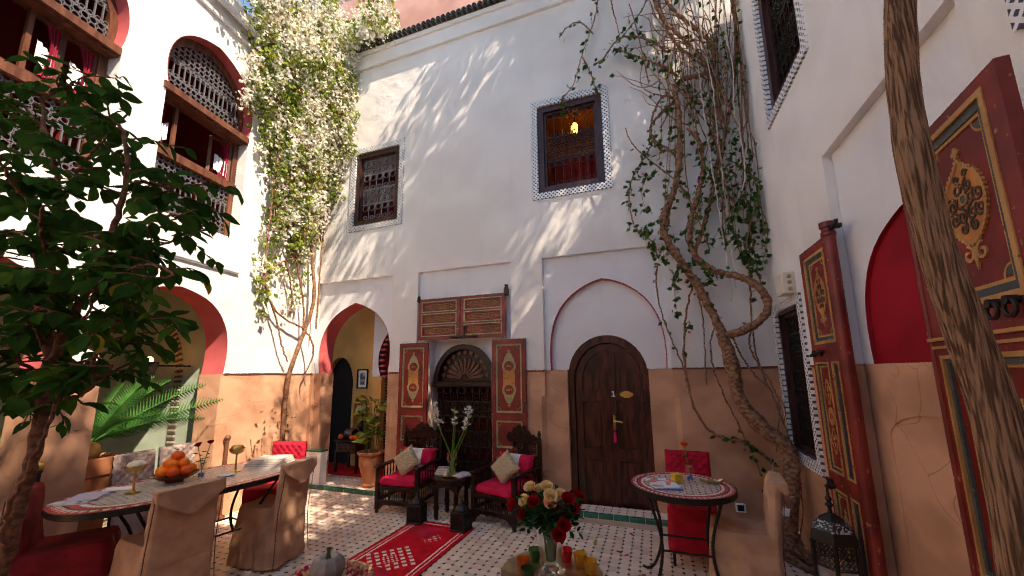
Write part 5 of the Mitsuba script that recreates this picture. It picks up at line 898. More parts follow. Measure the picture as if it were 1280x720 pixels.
# ---- bougainvillea at the right corner
vrng = np.random.default_rng(11)
bg = thing('bougainvillea', 'twisted bougainvillea with many bare stems climbing the shaded right corner', 'climbing plant')
VN = {
'trunk': [(1.02, 4.20, -0.04), (1.01, 4.20, 0.18), (1.05, 4.20, 0.51), (1.09, 4.20, 0.75), (1.07, 4.22, 0.91), (0.95, 4.25, 1.04), (0.82, 4.30, 1.21), (0.75, 4.33, 1.39), (0.74, 4.35, 1.58), (0.72, 4.37, 1.78), (0.66, 4.40, 1.99)],
'limbA': [(0.69, 4.42, 1.95), (0.60, 4.45, 2.25), (0.49, 4.45, 2.52), (0.35, 4.45, 2.80), (0.23, 4.45, 3.06), (0.21, 4.45, 3.25), (0.31, 4.45, 3.50), (0.41, 4.45, 3.82), (0.46, 4.45, 4.20), (0.47, 4.45, 4.55), (0.45, 4.45, 4.87)],
'limbA2': [(0.45, 4.50, 4.91), (0.59, 4.50, 4.99), (0.78, 4.50, 5.00), (0.90, 4.50, 5.19), (0.82, 4.50, 5.49), (0.59, 4.50, 5.84), (0.42, 4.50, 6.37)],
'limbB': [(0.72, 4.37, 1.95), (0.86, 4.30, 1.99), (0.98, 4.27, 2.06), (1.06, 4.25, 2.16), (1.06, 4.27, 2.32), (0.97, 4.30, 2.46), (0.84, 4.35, 2.55), (0.68, 4.40, 2.63), (0.53, 4.45, 2.78), (0.47, 4.45, 3.01), (0.54, 4.45, 3.37), (0.66, 4.45, 3.77), (0.64, 4.45, 4.16), (0.54, 4.45, 4.33)],
'limbC': [(0.50, 4.50, 2.84), (0.63, 4.50, 3.19), (0.74, 4.50, 3.54), (0.84, 4.50, 3.95), (0.94, 4.50, 4.27), (1.04, 4.50, 4.69), (1.12, 4.50, 5.21), (1.14, 4.50, 6.01)],
'limbD': [(0.25, 4.45, 3.20), (0.31, 4.50, 3.48), (0.39, 4.50, 3.75), (0.45, 4.50, 3.99)],
'up1': [(0.92, 4.48, 4.36), (0.82, 4.48, 4.99), (0.66, 4.48, 5.41), (0.47, 4.48, 5.70), (0.34, 4.48, 6.03), (0.28, 4.48, 6.52)], 'up2': [(0.91, 4.52, 4.79), (0.71, 4.52, 5.22), (0.52, 4.52, 5.50), (0.39, 4.52, 5.93), (0.36, 4.52, 6.53)],
'up3': [(0.49, 4.50, 4.58), (0.33, 4.50, 4.83), (0.18, 4.50, 4.56), (0.19, 4.50, 4.30), (0.37, 4.50, 4.10), (0.40, 4.50, 3.95)], 'loop': [(0.46, 4.50, 4.75), (0.25, 4.50, 4.59), (0.16, 4.50, 4.46), (0.19, 4.50, 4.25), (0.30, 4.50, 4.14), (0.44, 4.50, 4.14)],
'left1': [(0.48, 4.50, 5.06), (0.29, 4.50, 5.28), (0.10, 4.50, 5.43), (-0.08, 4.50, 5.57), (-0.20, 4.50, 5.66)], 'left2': [(0.42, 4.50, 5.40), (0.21, 4.50, 5.64), (0.02, 4.50, 5.76), (-0.12, 4.50, 5.78), (-0.28, 4.50, 5.63), (-0.46, 4.50, 5.52)],
'left3': [(0.23, 4.50, 6.21), (0.04, 4.50, 5.93), (-0.09, 4.50, 5.80)], 'left4': [(-0.23, 4.50, 6.63), (-0.17, 4.50, 6.13), (-0.12, 4.50, 5.81)],
'thin1': [(-0.30, 4.55, 7.1), (-0.37, 4.55, 6.50), (-0.49, 4.55, 6.05), (-0.62, 4.55, 5.73), (-0.68, 4.55, 5.51), (-0.87, 4.55, 5.21)], 'sprig': [(-0.87, 4.53, 5.21), (-0.88, 4.50, 5.08), (-0.86, 4.48, 4.92)], 'thin2': [(-0.62, 4.55, 5.73), (-0.52, 4.55, 5.46), (-0.46, 4.55, 5.21)], 'thin3': [(-0.49, 4.55, 6.05), (-0.67, 4.55, 6.26), (-0.90, 4.55, 6.13)],
'hang1': [(0.16, 4.55, 4.28), (0.01, 4.55, 4.05), (-0.12, 4.55, 3.80), (-0.13, 4.55, 3.50), (-0.08, 4.55, 3.26), (0.06, 4.55, 3.10), (0.12, 4.55, 2.92)],
'rt1': [(1.14, 4.50, 6.00), (1.15, 4.50, 5.17), (1.14, 4.50, 4.30), (1.09, 4.50, 3.39), (1.01, 4.50, 2.69)], 'rt2': [(1.13, 4.45, 5.98), (1.14, 4.45, 4.96), (1.07, 4.45, 4.01), (1.05, 4.45, 2.93), (1.13, 4.45, 2.17)],
'cab1': [(0.40, 4.60, 2.79), (0.51, 4.60, 2.46), (0.54, 4.60, 1.97), (0.52, 4.60, 1.46)], 'low1': [(0.13, 4.60, 2.82), (0.12, 4.60, 2.30), (0.23, 4.60, 1.89), (0.33, 4.60, 1.55), (0.36, 4.60, 1.42)],
'low2': [(0.47, 4.50, 2.53), (0.36, 4.50, 2.14), (0.32, 4.50, 1.72), (0.34, 4.50, 1.38), (0.45, 4.50, 1.06), (0.62, 4.50, 0.93), (0.79, 4.50, 0.90), (0.95, 4.50, 0.78), (1.07, 4.50, 0.68)], 'low3': [(0.66, 4.45, 2.12), (0.57, 4.45, 1.71), (0.65, 4.45, 1.35), (0.79, 4.45, 0.96), (0.89, 4.45, 0.64), (0.96, 4.40, 0.40), (1.0, 4.3, .05)],
'low4': [(0.77, 4.40, 1.94), (0.85, 4.40, 1.70), (0.97, 4.40, 1.50), (1.10, 4.40, 1.35), (1.12, 4.40, 1.10)], 'low5': [(0.95, 4.40, 2.01), (0.95, 4.40, 1.70), (1.06, 4.40, 1.47), (1.10, 4.40, 1.32), (1.08, 4.40, 1.09), (1.01, 4.40, 0.91)], 'low6': [(0.98, 4.45, 2.94), (0.99, 4.45, 2.51), (0.97, 4.45, 2.10), (0.97, 4.45, 1.78), (1.04, 4.45, 1.46), (1.12, 4.45, 1.16), (1.12, 4.35, .1)]}
VR = {'trunk': (.074, .050), 'limbA': (.044, .026), 'limbA2': (.026, .018), 'limbB': (.040, .018), 'limbC': (.022, .014), 'limbD': (.020, .014), 'up1': (.018, .024), 'up2': (.014, .018), 'loop': (.018, .014), 'up3': (.014, .01), 'left1': (.016, .008), 'left2': (.014, .009), 'low2': (.010, .014)}
def gnarl(m, a):
    v = np.array(m.vertices); m.vertices = v+m.vertex_normals*((meshkit.noise(v*[38, 38, 15], 3)-.5)*.30*a+(meshkit.noise(v*[14, 14, 8], 8)-.5)*.35*a)[:, None]; return m
for nm, p in VN.items():
    n = 14+(14 if nm in ('trunk', 'limbA', 'limbB') else 6)*len(p); q = spline(p, n); q = q+vrng.normal(0, .004, q.shape)*(1 if nm != 'trunk' else .3); a, b = VR.get(nm, (.009, .006)); rad = np.linspace(a, b, n)*(1+.28*(meshkit.noise(q*7+3, 4)-.5)) + (.018*np.exp(-((q[:, 2]-1.72)/.10)**2)+.035*np.exp(-((q[:, 2]-.02)/.12)**2) if nm == 'trunk' else 0)
    part(bg, 'trunk' if nm == 'trunk' else 'limb' if nm[:4] == 'limb' else 'stem', gnarl(tube(q, rad, 22 if a > .03 else 9), a), 'm_vinebark', True)
for i, (cy, rr) in enumerate(((4.13, .035), (4.24, .03), (4.05, .025))): part(bg, 'root', tube(spline([(1.0, 4.18, .10), (.98+.05*i, cy, .05), (1.06, cy-.15+.1*i, .015), (1.12, cy-.28+.12*i, -.01)], 12), np.linspace(.055, rr*.5, 12), 10), 'm_vinebark', True)
sm, SMQ = [], []
for i in range(58):       # the thicket of thin stems against the corner
    x0 = vrng.choice([vrng.uniform(.15, 1.1), vrng.uniform(.75, 1.12)]); z0 = vrng.uniform(2.7, 5.0); z1 = min(7.2, z0+vrng.uniform(.7, 2.6)); y = vrng.uniform(4.34, 4.58); dx = vrng.normal(0, .22)
    m = spline([(x0, y, z0), (x0+dx*.3+vrng.normal(0, .05), y+.02, z0+(z1-z0)*.33), (x0+dx*.7+vrng.normal(0, .06), y, z0+(z1-z0)*.66), (np.clip(x0+dx, -.2, 1.13), y, z1)], 14); m[:, 0] = np.minimum(m[:, 0], 1.15); m[:, 1] = np.minimum(m[:, 1], 4.61); SMQ.append(m); sm.append(tube(m, vrng.uniform(.003, .008), 5))
for i in range(45):
    x0, z0 = vrng.uniform(.3, .95), vrng.uniform(4.3, 6.4); a = vrng.uniform(-1.2, 1.2); l = vrng.uniform(.4, 1.0); p0 = np.array([x0, vrng.uniform(4.38, 4.56), z0]); d = np.array([-abs(math.sin(a)), 0, math.cos(a)])*l
    m = spline([p0, p0+d*.4+vrng.normal(0, .05, 3)*[1, .2, 1], p0+d*.75+vrng.normal(0, .06, 3)*[1, .2, 1], p0+d], 12); m[:, 1] = np.minimum(m[:, 1], 4.61); SMQ.append(m); sm.append(tube(m, np.linspace(.007, .003, 12), 5))
for x0, z0, x1, z1 in ((.95, 4.0, .62, 3.3), (.9, 3.9, 1.1, 3.1), (.9, 3.8, .8, 2.95), (1.05, 3.9, 1.12, 2.8), (.85, 4.2, 1.02, 3.35), (.75, 3.9, .95, 3.2), (.3, 3.2, .02, 3.15), (.3, 3.05, .2, 2.75), (.45, 2.75, .62, 2.5), (.35, 2.8, .28, 2.2), (.2, 3.9, .05, 3.4), (1.0, 3.6, .7, 3.0), (1.05, 3.5, 1.1, 2.65)):
    m = spline([(x0, 4.5, z0), (x0*.6+x1*.4+vrng.normal(0, .05), 4.44, z0*.6+z1*.4+.08), (x1, 4.42, z1)], 12); SMQ.append(m); sm.append(tube(m, np.linspace(.006, .002, 12), 5))
part(bg, 'thin_stems', cat(sm), 'm_vinebark', True, kind='stuff')
rp = [[(0.76, 4.36, 7.0), (0.76, 4.38, 5.92), (0.79, 4.40, 5.26), (0.83, 4.40, 4.74), (0.83, 4.40, 4.14), (0.84, 4.40, 3.49), (0.85, 4.40, 2.77), (0.85, 4.40, 2.43)], [(.95, 4.36, 7.0), (1.02, 4.38, 5.80), (1.02, 4.38, 5.27), (1.04, 4.38, 4.86), (1.01, 4.38, 4.38), (1.04, 4.38, 3.99), (0.99, 4.38, 3.45)], [(.66, 4.36, 7.0), (.62, 4.38, 6.2), (.70, 4.39, 5.1), (.72, 4.39, 4.4), (.78, 4.39, 3.0), (.80, 4.4, 2.3)]]
for i, p in enumerate(rp): solo('hanging_cable', ('pale cable hanging down through the vine stems, longest and in the middle', 'pale kinked cable hanging at the right side of the vine near the corner', 'thin pale cable hanging at the left side of the vine')[i], 'cable', tube(spline(p, 60)+vrng.normal(0, .004, (60, 3)), .006, 6), 'm_rope', True)
fl_, fd = [], []
def along(p, n, spread, zmin=-9, lo=0, hi=1):
    q = spline(p, 60); i = vrng.integers(int(lo*59), int(hi*59)+1, n); c = q[i]+vrng.normal(0, spread, (n, 3)); c[:, 1] = np.minimum(c[:, 1], 4.60); c[:, 0] = np.minimum(c[:, 0], 1.16); return c
Cs = [along(VN['hang1'], 60, .05), along(VN['left1'], 80, .04), along(VN['left2'], 40, .03), along(VN['thin1'], 30, .03, lo=.3), along(VN['thin2'], 10, .03), along(VN['thin3'], 10, .02), along(VN['left3'], 15, .03)]
for (x, z, sx, sz, n) in ((.05, 3.15, .10, .14, 60), (.30, 2.95, .16, .12, 70), (.45, 2.62, .18, .12, 90), (.85, 3.45, .22, .40, 330), (1.02, 3.0, .12, .35, 260), (.75, 4.6, .25, .5, 160), (.35, 4.3, .16, .5, 90), (.6, 2.6, .15, .10, 40), (.25, 2.25, .05, .25, 25), (.95, 5.3, .15, .6, 110), (.1, 3.85, .05, .3, 60), (.5, 3.5, .3, .5, 90), (-.88, 5.05, .04, .10, 22), (-.46, 5.1, .04, .06, 8), (.66, .80, .10, .05, 14), (.90, .76, .08, .10, 22)):
    Cs.append(np.c_[vrng.normal(x, sx, n), np.minimum(vrng.normal(4.46, .06, n), 4.6), vrng.normal(z, sz, n)])
from scipy.spatial import cKDTree
C = np.vstack(Cs); pts_ = np.vstack([spline(VN[k_], 60) for k_ in VN if k_ != 'trunk']+SMQ); dd_, ii_ = cKDTree(pts_).query(C); keep = dd_ < .30; C = pts_[ii_[keep]]+vrng.normal(0, .022, (keep.sum(), 3)); C[:, 1] = np.minimum(C[:, 1], 4.6)     # leaves grow from the stems
C[:, 0] = np.minimum(C[:, 0], 1.15); D = vrng.normal(0, 1, C.shape)+[0, -.25, -.6]
sp = vrng.random(len(C)); part(bg, 'leaves', leafcloud(C[sp < .8], D[sp < .8], .068, vrng, .75, .2), 'm_vineleaf', kind='stuff'); part(bg, 'young_leaves', leafcloud(C[sp >= .8], D[sp >= .8], .058, vrng, .75, .2), 'm_midleaf', kind='stuff')
k_ = vrng.integers(0, len(C), 34); part(bg, 'pink_bracts', leafcloud(C[k_]+vrng.normal(0, .02, (34, 3)), vrng.normal(0, 1, (34, 3)), .04, vrng, .8), 'm_bractpink', kind='stuff')
# its crown over the roof edge of the right corner, outside the picture, which shades the courtyard
def canopy(n, f, size): C = f(n); return leafcloud(C, vrng.normal(0, 1, C.shape), size, vrng, .8, .2)
def clumps(lo, hi, nc, per, sig):
    c = vrng.uniform(lo, hi, (nc, 3)); return np.repeat(c, per, 0)+vrng.normal(0, 1, (nc*per, 3))*sig
cn = np.vstack([clumps((-1.7, 3.55, 7.45), (1.2, 4.9, 8.3), 250, 16, .10), clumps((.6, 2.2, 7.2), (2.2, 4.9, 9.3), 300, 17, .13), clumps((1.15, 1.0, 5.9), (2.1, 3.4, 7.2), 110, 26, .13), clumps((.8, -.9, 5.9), (1.9, .95, 8.6), 520, 26, .14), clumps((.2, 3.2, 7.5), (1.6, 4.2, 8.6), 120, 26, .15)])
part(bg, 'crown', leafcloud(cn, vrng.normal(0, 1, cn.shape), .10, vrng, .85, .2), 'm_vineleaf', kind='stuff')
part(bg, 'crown_limbs', cat([tube(spline([(.8, 4.45, 6.8), (.7+dx*.4, 4.4, 7.4), (.6+dx, y, 7.9), (.5+dx*1.6, y-.1, 8.0)], 14), np.linspace(.03, .008, 14), 6) for dx, y in ((-1.4, 4.3), (-.8, 4.0), (-.2, 3.7), (.4, 3.2), (.6, 4.2), (-1.0, 4.6))]), 'm_vinebark', True, kind='stuff')
# ---- flowering bougainvillea in the sunlit left corner
bl_ = thing('bougainvillea', 'pale flowering bougainvillea cascading down the sunlit left corner', 'climbing plant')
LB = [[(-4.87, 4.15, 0.02), (-4.90, 4.15, .55), (-4.89, 4.12, 1.2), (-4.86, 4.16, 1.75), (-4.84, 4.33, 2.30), (-4.80, 4.40, 2.8), (-4.86, 4.40, 3.2), (-4.84, 4.3, 4.2), (-4.8, 4.3, 6.0)], [(-4.84, 4.33, 2.25), (-4.78, 4.42, 2.06), (-4.80, 4.44, 1.83), (-4.87, 4.40, 1.60), (-4.86, 4.42, 1.45)], [(-4.84, 4.30, 2.28), (-4.81, 4.05, 2.35), (-4.78, 3.85, 2.42), (-4.74, 3.62, 2.62), (-4.73, 3.55, 2.90), (-4.77, 3.77, 3.15), (-4.7, 3.7, 4.2)], [(-4.85, 4.28, 2.26), (-4.84, 4.25, 2.65), (-4.83, 4.15, 3.0), (-4.79, 4.0, 3.4), (-4.76, 3.9, 4.2), (-4.7, 3.9, 6.1)], [(-4.82, 4.5, 2.3), (-4.82, 4.5, 3.2), (-4.8, 4.5, 4.5), (-4.75, 4.5, 6.2)], [(-4.73, 3.62, 2.60), (-4.76, 3.80, 2.28), (-4.79, 3.92, 2.0), (-4.82, 4.05, 1.80)], [(-4.75, 3.82, 3.2), (-4.80, 3.98, 2.9), (-4.83, 4.05, 2.55)], [(-4.72, 3.6, 5.9), (-4.66, 3.5, 4.4), (-4.70, 3.5, 3.3), (-4.73, 3.52, 2.7)], [(-4.6, 4.5, 6.8), (-4.55, 4.55, 5.6), (-4.6, 4.55, 4.4)]]
for i, p in enumerate(LB): q = spline(p, 50); part(bl_, 'stem', tube(q+vrng.normal(0, .004, q.shape), (np.linspace(.034, .016, 50) if i == 0 else np.linspace(.014, .009, 50)), 8), 'm_vinebark', True)
bsm = []
for i in range(60):
    s, w = vrng.uniform(3.55, 4.66), vrng.uniform(.04, .22); z1 = vrng.uniform(5.0, 7.0); z0 = max(z1-vrng.uniform(1.0, 3.0), 3.7); p = [L(s+vrng.normal(0, .05), z0+(z1-z0)*t, w+vrng.normal(0, .03)) for t in (0, .33, .66, 1)]; m = spline(p, 14); bsm.append(tube(m, vrng.uniform(.004, .009), 5))
part(bl_, 'thin_stems', cat(bsm), 'm_vinebark', True, kind='stuff')
LC = {'b': [], 'l': [], 'm': [], 'd': []}; LD = {k: [] for k in LC}
def strand(top, bot, wob):     # a hanging shoot: leaves all along it, flower clusters in bunches
    n = max(4, int(np.linalg.norm(np.array(top)-bot)/.055)); q = spline([top, np.array(top)*.66+np.array(bot)*.34+vrng.normal(0, wob, 3), np.array(top)*.33+np.array(bot)*.67+vrng.normal(0, wob, 3), bot], n); ph = vrng.random()*9; bare = vrng.uniform(.05, .38)
    for i, c in enumerate(q):
        f = meshkit.noise(np.array([[i*.22+ph, ph*3, 1.0]]), 2)[0]; hgt = np.clip((c[2]-3.4)/3.4, 0, 1)
        if f < bare+.22*(1-hgt): continue
        if f > .66-.20*hgt: kk, m = 'b', 8
        else: kk, m = vrng.choice(['l', 'm', 'd'], p=[.50, .40, .10]), 5
        for _ in range(m): LC[kk].append(c+vrng.normal(0, .045, 3)); LD[kk].append(vrng.normal(0, .8, 3)+[.25, -.25, -.7])
for i in range(205):
    s = vrng.uniform(3.02, 4.62); zt = vrng.uniform(5.2, 7.7); zl = 3.15+1.75*abs((s-4.08)/.9)**1.2+vrng.exponential(.75); w = vrng.uniform(.05, .62) if zt > 6.2 else vrng.uniform(.04, .30)
    if zl > zt-.25: zl = zt-.4
    wb = min(w, vrng.uniform(.04, .20)); strand(L(s, zt, w), L(s+vrng.normal(0, .10), zl, wb), .05)
for i in range(20): s = vrng.uniform(3.55, 4.5); z = vrng.uniform(2.3, 3.4); strand(L(s, vrng.uniform(4.2, 5.0), .10), L(s+vrng.normal(0, .12), z, .06), .05)
for i in range(36): x = vrng.uniform(-4.85, -4.38); zt = vrng.uniform(5.5, 7.4); strand((x, vrng.uniform(4.42, 4.56), zt), (x+vrng.normal(0, .05), 4.55, max(4.1+2.2*(x+4.85), zt-vrng.uniform(.6, 2.2))), .04)
for i in range(60): x = vrng.uniform(-4.95, -3.8); strand((x, vrng.uniform(4.3, 5.0), vrng.uniform(7.4, 8.3)), (x+vrng.normal(0, .15), vrng.uniform(4.3, 4.6), vrng.uniform(6.9, 7.4)), .06)
for i in range(50): s = vrng.uniform(2.7, 4.0); strand(L(s, vrng.uniform(6.8, 7.6), vrng.uniform(-.4, .3)), L(s+vrng.normal(0, .15), vrng.uniform(6.0, 6.6), vrng.uniform(.08, .40)), .06)
for kk, nm, sz, m in (('b', 'bracts', .058, 'm_bract'), ('l', 'leaves', .075, 'm_cornerleaf'), ('m', 'small_leaves', .062, 'm_cornerleaf'), ('d', 'dry_leaves', .055, 'm_dryleaf')):
    C, D = np.array(LC[kk]), np.array(LD[kk]); inw = (C-L(0, 0))@FL[:3, 2]; ok = ((inw > .015) | (C[:, 2] > 6.3)) & ((C[:, 1] < 4.63) | (C[:, 2] > 7.15)); part(bl_, nm, leafcloud(C[ok], D[ok], sz, vrng, .72, .25), m, kind='stuff')
sh_ = thing('creeper', 'thin leafy creeper by the left wall foot under the pale bougainvillea', 'plant'); cc = np.array([L(s, z, w) for s, z, w in zip(vrng.uniform(3.6, 4.3, 90), .25+.9*vrng.random(90)**1.5, vrng.uniform(.05, .22, 90))]); part(sh_, 'leaves', leafcloud(cc, vrng.normal(0, 1, cc.shape), .06, vrng, .6), 'm_dryleaf', kind='stuff')
part(sh_, 'stems', cat([tube(spline([L(3.9, 0, .12), L(3.9+d, .4, .1), L(3.9+d*1.8, .8+.2*abs(d), .1)], 10), .005, 5) for d in (-.18, -.08, .02, .12, .2)]), 'm_vinebark', kind='stuff')
# ---- ficus in front at the left: stems, twigs, large leaves
fc = thing('ficus_tree', 'large leafed ficus with reddish stems filling the left front', 'tree'); frg = np.random.default_rng(23)
FN = {'A': [(-2.47, .95, -.02), (-2.44, .9, .45), (-2.41, 0.85, 0.83), (-2.38, 0.85, 0.97), (-2.34, 0.85, 1.21), (-2.32, 0.85, 1.39), (-2.33, 0.85, 1.61)], 'B': [(-2.33, 0.85, 1.58), (-2.38, 0.85, 1.84), (-2.46, 0.85, 2.08), (-2.52, 0.85, 2.46), (-2.70, 0.85, 2.75), (-2.85, 0.85, 3.04)], 'C': [(-2.33, 0.85, 1.62), (-2.19, 0.85, 1.88), (-2.03, 0.85, 2.18), (-1.99, 0.85, 2.37), (-2.01, 0.85, 2.53), (-2.25, 0.85, 2.76)],
'D': [(-2.29, 0.85, 1.50), (-2.10, 0.85, 1.52), (-1.97, 0.85, 1.58), (-1.88, 0.85, 1.64)], 'E': [(-2.12, 0.82, 1.95), (-1.81, 0.80, 1.97), (-1.63, 0.80, 1.99), (-1.51, 0.80, 1.94)], 'G': [(-2.03, 0.85, 2.18), (-1.85, 0.85, 2.18), (-1.72, 0.85, 2.20), (-1.62, 0.85, 2.19)], 'H': [(-2.01, 0.88, 2.41), (-1.92, 0.90, 2.40), (-1.80, 0.90, 2.36), (-1.72, 0.90, 2.35)], 'I': [(-2.53, 0.88, 2.46), (-2.45, 0.90, 2.63), (-2.28, 0.90, 2.72), (-2.18, 0.90, 2.80)],
'J': [(-2.70, 0.85, 2.75), (-2.95, 0.85, 2.96), (-3.2, 0.85, 3.12)], 'K': [(-2.46, 0.82, 2.06), (-2.58, 0.80, 2.21), (-2.83, 0.80, 2.28)], 'M': [(-2.36, 0.84, 1.80), (-2.42, 0.80, 1.80), (-2.61, 0.80, 1.78)], 'N': [(-2.38, 0.86, .97), (-2.14, 0.75, 1.15), (-2.01, 0.75, 1.38), (-1.95, 0.75, 1.58)], 'O': [(-2.15, 0.83, 1.92), (-2.25, 0.75, 1.97), (-2.42, 0.75, 2.05)], 'Q': [(-2.03, 0.84, 2.15), (-1.88, 0.75, 2.05), (-1.84, 0.75, 1.93), (-1.89, 0.75, 1.80)], 'R': [(-1.95, 0.84, 1.60), (-1.86, 0.80, 1.74), (-1.77, 0.80, 1.80), (-1.70, 0.80, 1.85)], 'S': [(-2.85, 0.85, 3.0), (-2.8, 0.90, 3.11), (-2.65, 0.90, 3.08)],
'U': [(-2.12, .84, 2.05), (-2.15, 1.05, 2.2), (-2.1, 1.25, 2.35)], 'V': [(-2.4, .85, 1.95), (-2.55, 1.1, 2.05), (-2.7, 1.3, 2.2)], 'W': [(-2.5, .85, 2.3), (-2.4, .65, 2.45), (-2.3, .6, 2.55)], 'Y': [(-2.33, .85, 1.65), (-2.5, 1.05, 1.70), (-2.75, 1.15, 1.85)], 'Z': [(-2.33, .85, 1.60), (-2.25, .74, 1.68), (-2.15, .70, 1.74)], 'AA': [(-2.34, .85, 1.50), (-2.34, 1.0, 1.58), (-2.28, 1.12, 1.70)], 'AB': [(-2.36, .84, 1.72), (-2.2, .75, 1.86), (-2.05, .74, 1.84)], 'AC': [(-2.4, .84, 1.9), (-2.3, .7, 1.95), (-2.15, .62, 1.98)], 'AD': [(-2.34, .85, 1.55), (-2.48, .8, 1.60), (-2.60, .78, 1.62)], 'AE': [(-2.45, .85, 2.1), (-2.3, .75, 2.2), (-2.15, .7, 2.25)]}
FRd = {'A': (.028, .021), 'B': (.018, .007), 'C': (.016, .006), 'N': (.009, .005)}
def bigleaf(seed):
    r = np.random.default_rng(seed); Lf, Wf = .105, .056; fo, cu, tw = r.uniform(.15, .4), r.uniform(-.3, .15), r.normal(0, .15)
    def f(u, v):
        w = Wf*np.sin(PI*np.clip(u/.86, 0, 1)**.85)**.85*(u < .86)+.006*(1-u)*(u >= .80); s = 2*v-1
        return np.c_[u*Lf, s*w/2, Lf*(cu*u*u)+fo*np.abs(s)*w*.5+tw*u*s*w*.6]
    return grid(f, 10, 7)
bigs = [bigleaf(i) for i in range(6)]; leafply = [[mikit.ply(b, m, True) for b in bigs] for m in ('m_ficusleaf', 'm_ficusleaf2', 'm_yellowleaf')]
LS = []
def twig(p0, d, l):
    q = spline([p0, p0+d*l*.4+frg.normal(0, .01, 3), p0+d*l*.75+frg.normal(0, .015, 3)-[0, 0, .01], p0+d*l-[0, 0, .035]], 9)
    for i in range(1, 9):
        side = 1 if i % 2 else -1; t = q[i]-q[i-1]; t /= np.linalg.norm(t); sd = np.cross(t, [0, 0, 1]); sd /= max(np.linalg.norm(sd), 1e-6)
        LS.append((q[i], t*.5+sd*side*frg.uniform(.3, 1)+frg.normal(0, .25, 3)+[0, 0, -frg.uniform(.15, .9)]))
    return tube(q, np.linspace(.004, .002, 9), 5)
tw = []
for nm, p in FN.items():
    n = 8+6*len(p); q = spline(p, n)+frg.normal(0, .003, (n, 3)); a, b = FRd.get(nm, (.008, .004)); part(fc, 'trunk' if nm == 'A' else 'branch', tube(q, np.linspace(a, b, n)*(1+.2*(meshkit.noise(q*15, 1)-.5)), 14 if a > .015 else 8), 'm_ficusbark', True)
    if nm in 'AN': 
        if nm == 'N': 
            for _ in range(1): tw.append(twig(q[-1], np.array([.2, -.2, .6]), .12))
        continue
    m = {'B': 19, 'C': 17}.get(nm, 7)
    for t in np.linspace(.25, 1, m):
        i = int(t*(n-1)); a_ = frg.random()*2*PI; d = np.array([math.cos(a_), .9*math.sin(a_), frg.uniform(-.35, .55)]); tw.append(twig(q[i], d/np.linalg.norm(d), frg.uniform(.12, .24)))
part(fc, 'twigs', cat(tw), 'm_ficusbark', kind='stuff')
LS = [l for l in LS if not (l[0][2] < 1.50 and l[0][0] > -2.25)]
mats = []
for c, d in LS:
    d = d/np.linalg.norm(d); up_ = np.array([0, 0, 1.0])+frg.normal(0, .35, 3); y = np.cross(up_, d); y /= np.linalg.norm(y); z = np.cross(d, y); s = frg.uniform(.52, 1.05); M = np.eye(4); M[:3, 0], M[:3, 1], M[:3, 2], M[:3, 3] = d*s, y*s, z*s, c; mats.append(M)
dist = [np.linalg.norm(M[:3, 3]-CAM) for M in mats]; order = np.argsort(dist); more = []
print('ficus leaves', len(mats))
for j, i in enumerate(order):
    if j < 300: k = uniq(fc+'__leaf'); scene[k] = {**leafply[int(np.searchsorted([.70, .97], frg.random()))][frg.integers(6)], 'to_world': T(mats[i])}
    else: more.append(X(bigs[frg.integers(6)], mats[i]))
part(fc, 'foliage', cat(more), 'm_ficusleaf', True, kind='stuff')
# ---- sago palm in its pot, between the left arches
pm = thing('potted_palm', 'sago palm with arching feather fronds in a terracotta pot', 'potted plant'); PB = np.array([-4.95, 2.16, .98]); prg = np.random.default_rng(9)
part(pm, 'pot', X(lathe([(0, 0), (.14, 0), (.15, .03), (.17, .45), (.185, .72), (.20, .73), (.203, .87), (.195, .885), (.18, .87), (.175, .83), (0, .82)], 32), pose((PB[0], PB[1], 0))), 'm_terracotta', 30)
part(pm, 'soil', X(lathe([(0, .855), (.10, .855), (.178, .845)], 20), pose((PB[0], PB[1], 0))), 'm_soil', True); part(pm, 'stump', X(lathe([(.0, .83), (.07, .85), (.085, .93), (.06, 1.0), (0, 1.03)], 14), pose((PB[0], PB[1], 0))), 'm_dryleaf', True)
leafm('m_palm', mottle((.05, .17, .035), (.09, .24, .05), 20), .5, .35)
def frond(az, el, Ln, bend):
    tws = 1.15 if .6 < az < 2.3 else .2
    d = np.array([math.cos(az)*math.cos(el), math.sin(az)*math.cos(el), math.sin(el)]); h = np.array([math.cos(az), math.sin(az), 0]); t = np.linspace(0, 1, 26)
    q = PB+[0, 0, .02]+np.outer(t*Ln, d)+np.outer(t**2*bend*Ln, h*.35)+np.outer(-t**2.2*bend*Ln*.6, [0, 0, 1]); ms = [tube(q, np.linspace(.008, .002, 26), 5)]
    C, D = [], []
    for i in np.linspace(4, 25, 32):
        c = q[int(i)]+(q[min(int(i)+1, 25)]-q[int(i)])*(i-int(i)); tn = q[min(int(i)+1, 25)]-q[int(i)-1]; tn /= np.linalg.norm(tn); sd = np.cross(tn, [0, 0, 1]); sd /= np.linalg.norm(sd); u_ = np.cross(sd, tn); sd, u_ = math.cos(tws)*sd+math.sin(tws)*u_, math.cos(tws)*u_-math.sin(tws)*sd; ln = .16*math.sin(PI*min(1, (i-1)/24*.86+.12))**.7
        for s in (-1, 1):
            dr_ = sd*s*.9+tn*.52+u_*.30; dr_ /= np.linalg.norm(dr_); w = tn*.0062; e = c+dr_*ln-[0, 0, ln*.12]; C += [c-w*1.5, c+w*1.5, e]; m = len(D)*3; D.append([m, m+1, m+2])
    ms.append(trimesh.Trimesh(C, D, process=False)); return cat(ms)
